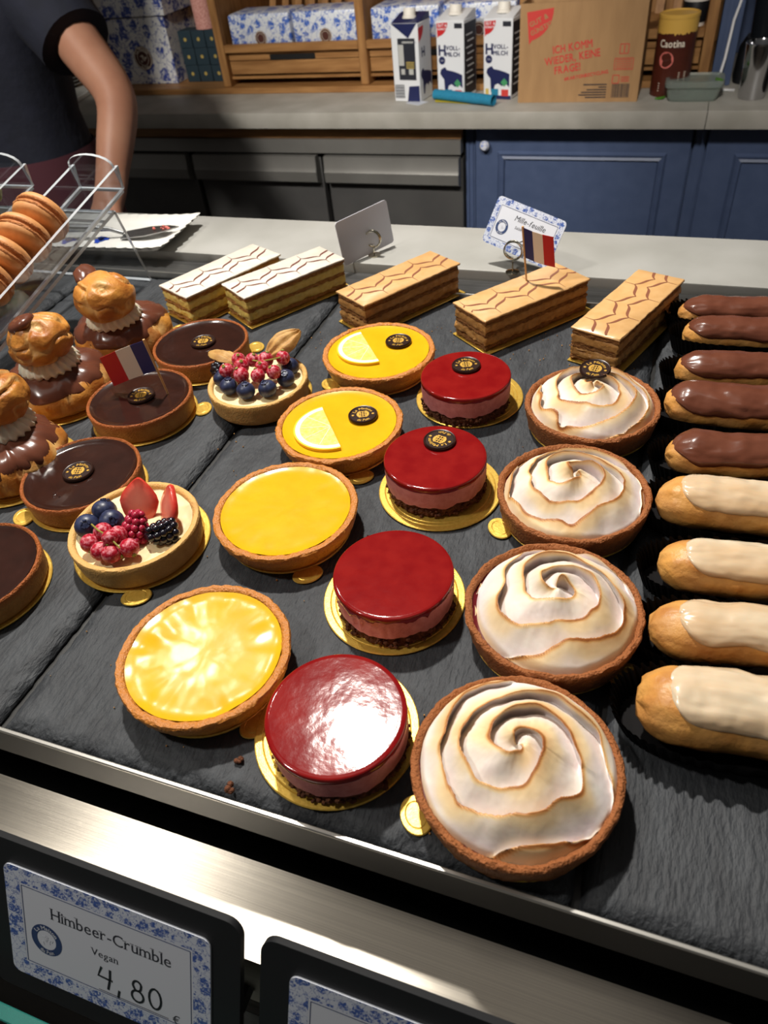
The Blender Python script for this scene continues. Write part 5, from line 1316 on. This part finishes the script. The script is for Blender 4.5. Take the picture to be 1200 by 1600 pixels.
def arm(sh, el, wr, hand_dir, rs):
    s_ = add(sh, rs[0], ch); m1 = add(tuple(Vector(sh).lerp(Vector(el), .5)), rs[1], s_); e_ = add(el, rs[2], m1); m2 = add(tuple(Vector(el).lerp(Vector(wr), .35)), rs[3], e_); w_ = add(wr, rs[4], m2)
    hd = Vector(hand_dir).normalized(); pal = Vector(wr) + hd * .06; p_ = add(tuple(pal), (.034, .016), w_)
    side = hd.cross(Vector((0, .3, 1))).normalized()
    for k, (off, ln) in enumerate(((-.027, .058), (-.009, .070), (.009, .066), (.027, .052))):
        b = pal + side * off + hd * .03; f1 = add(tuple(b), .009, p_); f2 = add(tuple(b + hd * ln * .55 + Vector((0, 0, -.006))), .0085, f1); add(tuple(b + hd * ln + Vector((0, -.004, -.022))), .007, f2)
    tb = Vector(wr) + hd * .03 - side * .032; t1 = add(tuple(tb), .012, w_); t2 = add(tuple(tb - side * .018 + hd * .03), .010, t1); add(tuple(tb - side * .022 + hd * .055), .008, t2)
arm((-1.195, 1.365, .165), (-1.000, 1.275, -.012), (-.992, 1.150, -.150), (-.1, -.75, -.6), (.060, .047, .041, .039, .026))
arm((-1.575, 1.365, .165), (-1.66, 1.30, -.04), (-1.60, 1.15, -.16), (.1, -.8, -.5), (.060, .047, .041, .039, .026))
for s in (-1, 1):
    h_ = add((-1.385 + s * .09, 1.345, -.30), .088, pel); k_ = add((-1.385 + s * .10, 1.335, -.64), .062, h_); a_ = add((-1.385 + s * .10, 1.355, -1.00), .042, k_); add((-1.385 + s * .105, 1.25, -1.045), (.038, .03), a_)
bo = obj('body', skin_mesh(V, E, Rr), 'skin', pt)
hr = MB().ball(W3(-1.385, 1.352, .435), .105, 28, 18, (.86, .98, 1.0)); hr.v = [p for p in hr.v]
hr.v = [(x, y + (.03 if (y < -.02 and z < W3(0, 0, .45)[2]) else 0), z) for x, y, z in hr.v]; obj('hair', hr, 'hair', pt, sharp=180)
fc = MB()
for s in (-1, 1): fc.ball(W3(-1.385 + s * .030, 1.243, .415), .009, 10, 8)
obj('eyes', fc, 'ceramic_grey', pt); obj('nose', MB().ball(W3(-1.385, 1.236, .392), .013, 12, 8, (.8, 1.2, 1.3)), 'skin', pt, sharp=180); obj('mouth', MB().ball(W3(-1.385, 1.244, .358), .016, 12, 8, (1.3, .5, .35)), 'logo_red', pt, sharp=180)
for s in (-1, 1): obj('ear', MB().ball(W3(-1.385 + s * .082, 1.34, .405), .022, 12, 8, (.35, .8, 1.2)), 'skin', pt, sharp=180)
# shirt: torso tube and two sleeves, hem at the hips
sv = MB()
tor = [(-.215, .190, .135), (-.15, .184, .130), (-.07, .176, .126), (.01, .186, .132), (.09, .200, .138), (.16, .208, .132), (.205, .175, .115), (.235, .11, .085), (.25, .075, .07)]
n = 48
for i, (z, rx, ry) in enumerate(tor):
    for k in range(n):
        a = 2 * PI * k / n; ca, sa = math.cos(a), math.sin(a); f = 1 + .035 * fbm(ca * 2 + 1, sa * 2, z * 9, 3)
        x, y, zz = -1.385 + rx * f * math.copysign(abs(ca) ** .85, ca), 1.352 + ry * f * math.copysign(abs(sa) ** .85, sa), z
        sv.v.append(W3(x, y, zz)); sv.t.append(0)
sv.f += [(i * n + k, i * n + (k + 1) % n, (i + 1) * n + (k + 1) % n, (i + 1) * n + k) for i in range(len(tor) - 1) for k in range(n)]
shirt = obj('shirt', sv, 'shirt', pt, sharp=180)
for sgn, sh, el in ((1, (-1.215, 1.368, .175), (-1.000, 1.275, -.012)), (-1, (-1.555, 1.368, .175), (-1.66, 1.30, -.04))):
    A = Vector(sh); B = Vector(el); path = [A + (A - B) * .30, A + (A - B) * .1, A, A.lerp(B, .25), A.lerp(B, .42), A.lerp(B, .56), A.lerp(B, .565)]
    sl = MB().tube([W3(*p) for p in path], [.05, .075, .080, .077, .073, .070, .055], 28, True)
    sl.v = [(x * 1 + .004 * fbm(x * 20, y * 20, z * 20, 2), y, z) for x, y, z in sl.v]
    so = obj('sleeve', sl, 'shirt', shirt, sharp=60)
obj('apron', MB().loft([(W3(-1.385, 1.35, -.80), .26, .20, .9), (W3(-1.385, 1.35, -.45), .225, .175, .9), (W3(-1.385, 1.35, -.16), .196, .145, .9), (W3(-1.385, 1.35, -.125), .190, .140, .9)], 40, False), 'apron', pt, sharp=180)
for s in (-1, 1): obj('trouser_leg', MB().loft([(W3(-1.385 + s * .10, 1.35, -1.03), .065, .07, 1), (W3(-1.385 + s * .10, 1.34, -.64), .085, .085, 1), (W3(-1.385 + s * .092, 1.345, -.30), .11, .115, 1)], 24), 'trousers', pt, sharp=180)
for s in (-1, 1): obj('shoe', MB().loft([(W3(-1.385 + s * .105, 1.285, -1.0795), .048, .13, .8), (W3(-1.385 + s * .105, 1.285, -1.045), .046, .125, .85), (W3(-1.385 + s * .105, 1.32, -1.01), .04, .075, .9)], 28), 'black_plastic', pt, sharp=60)
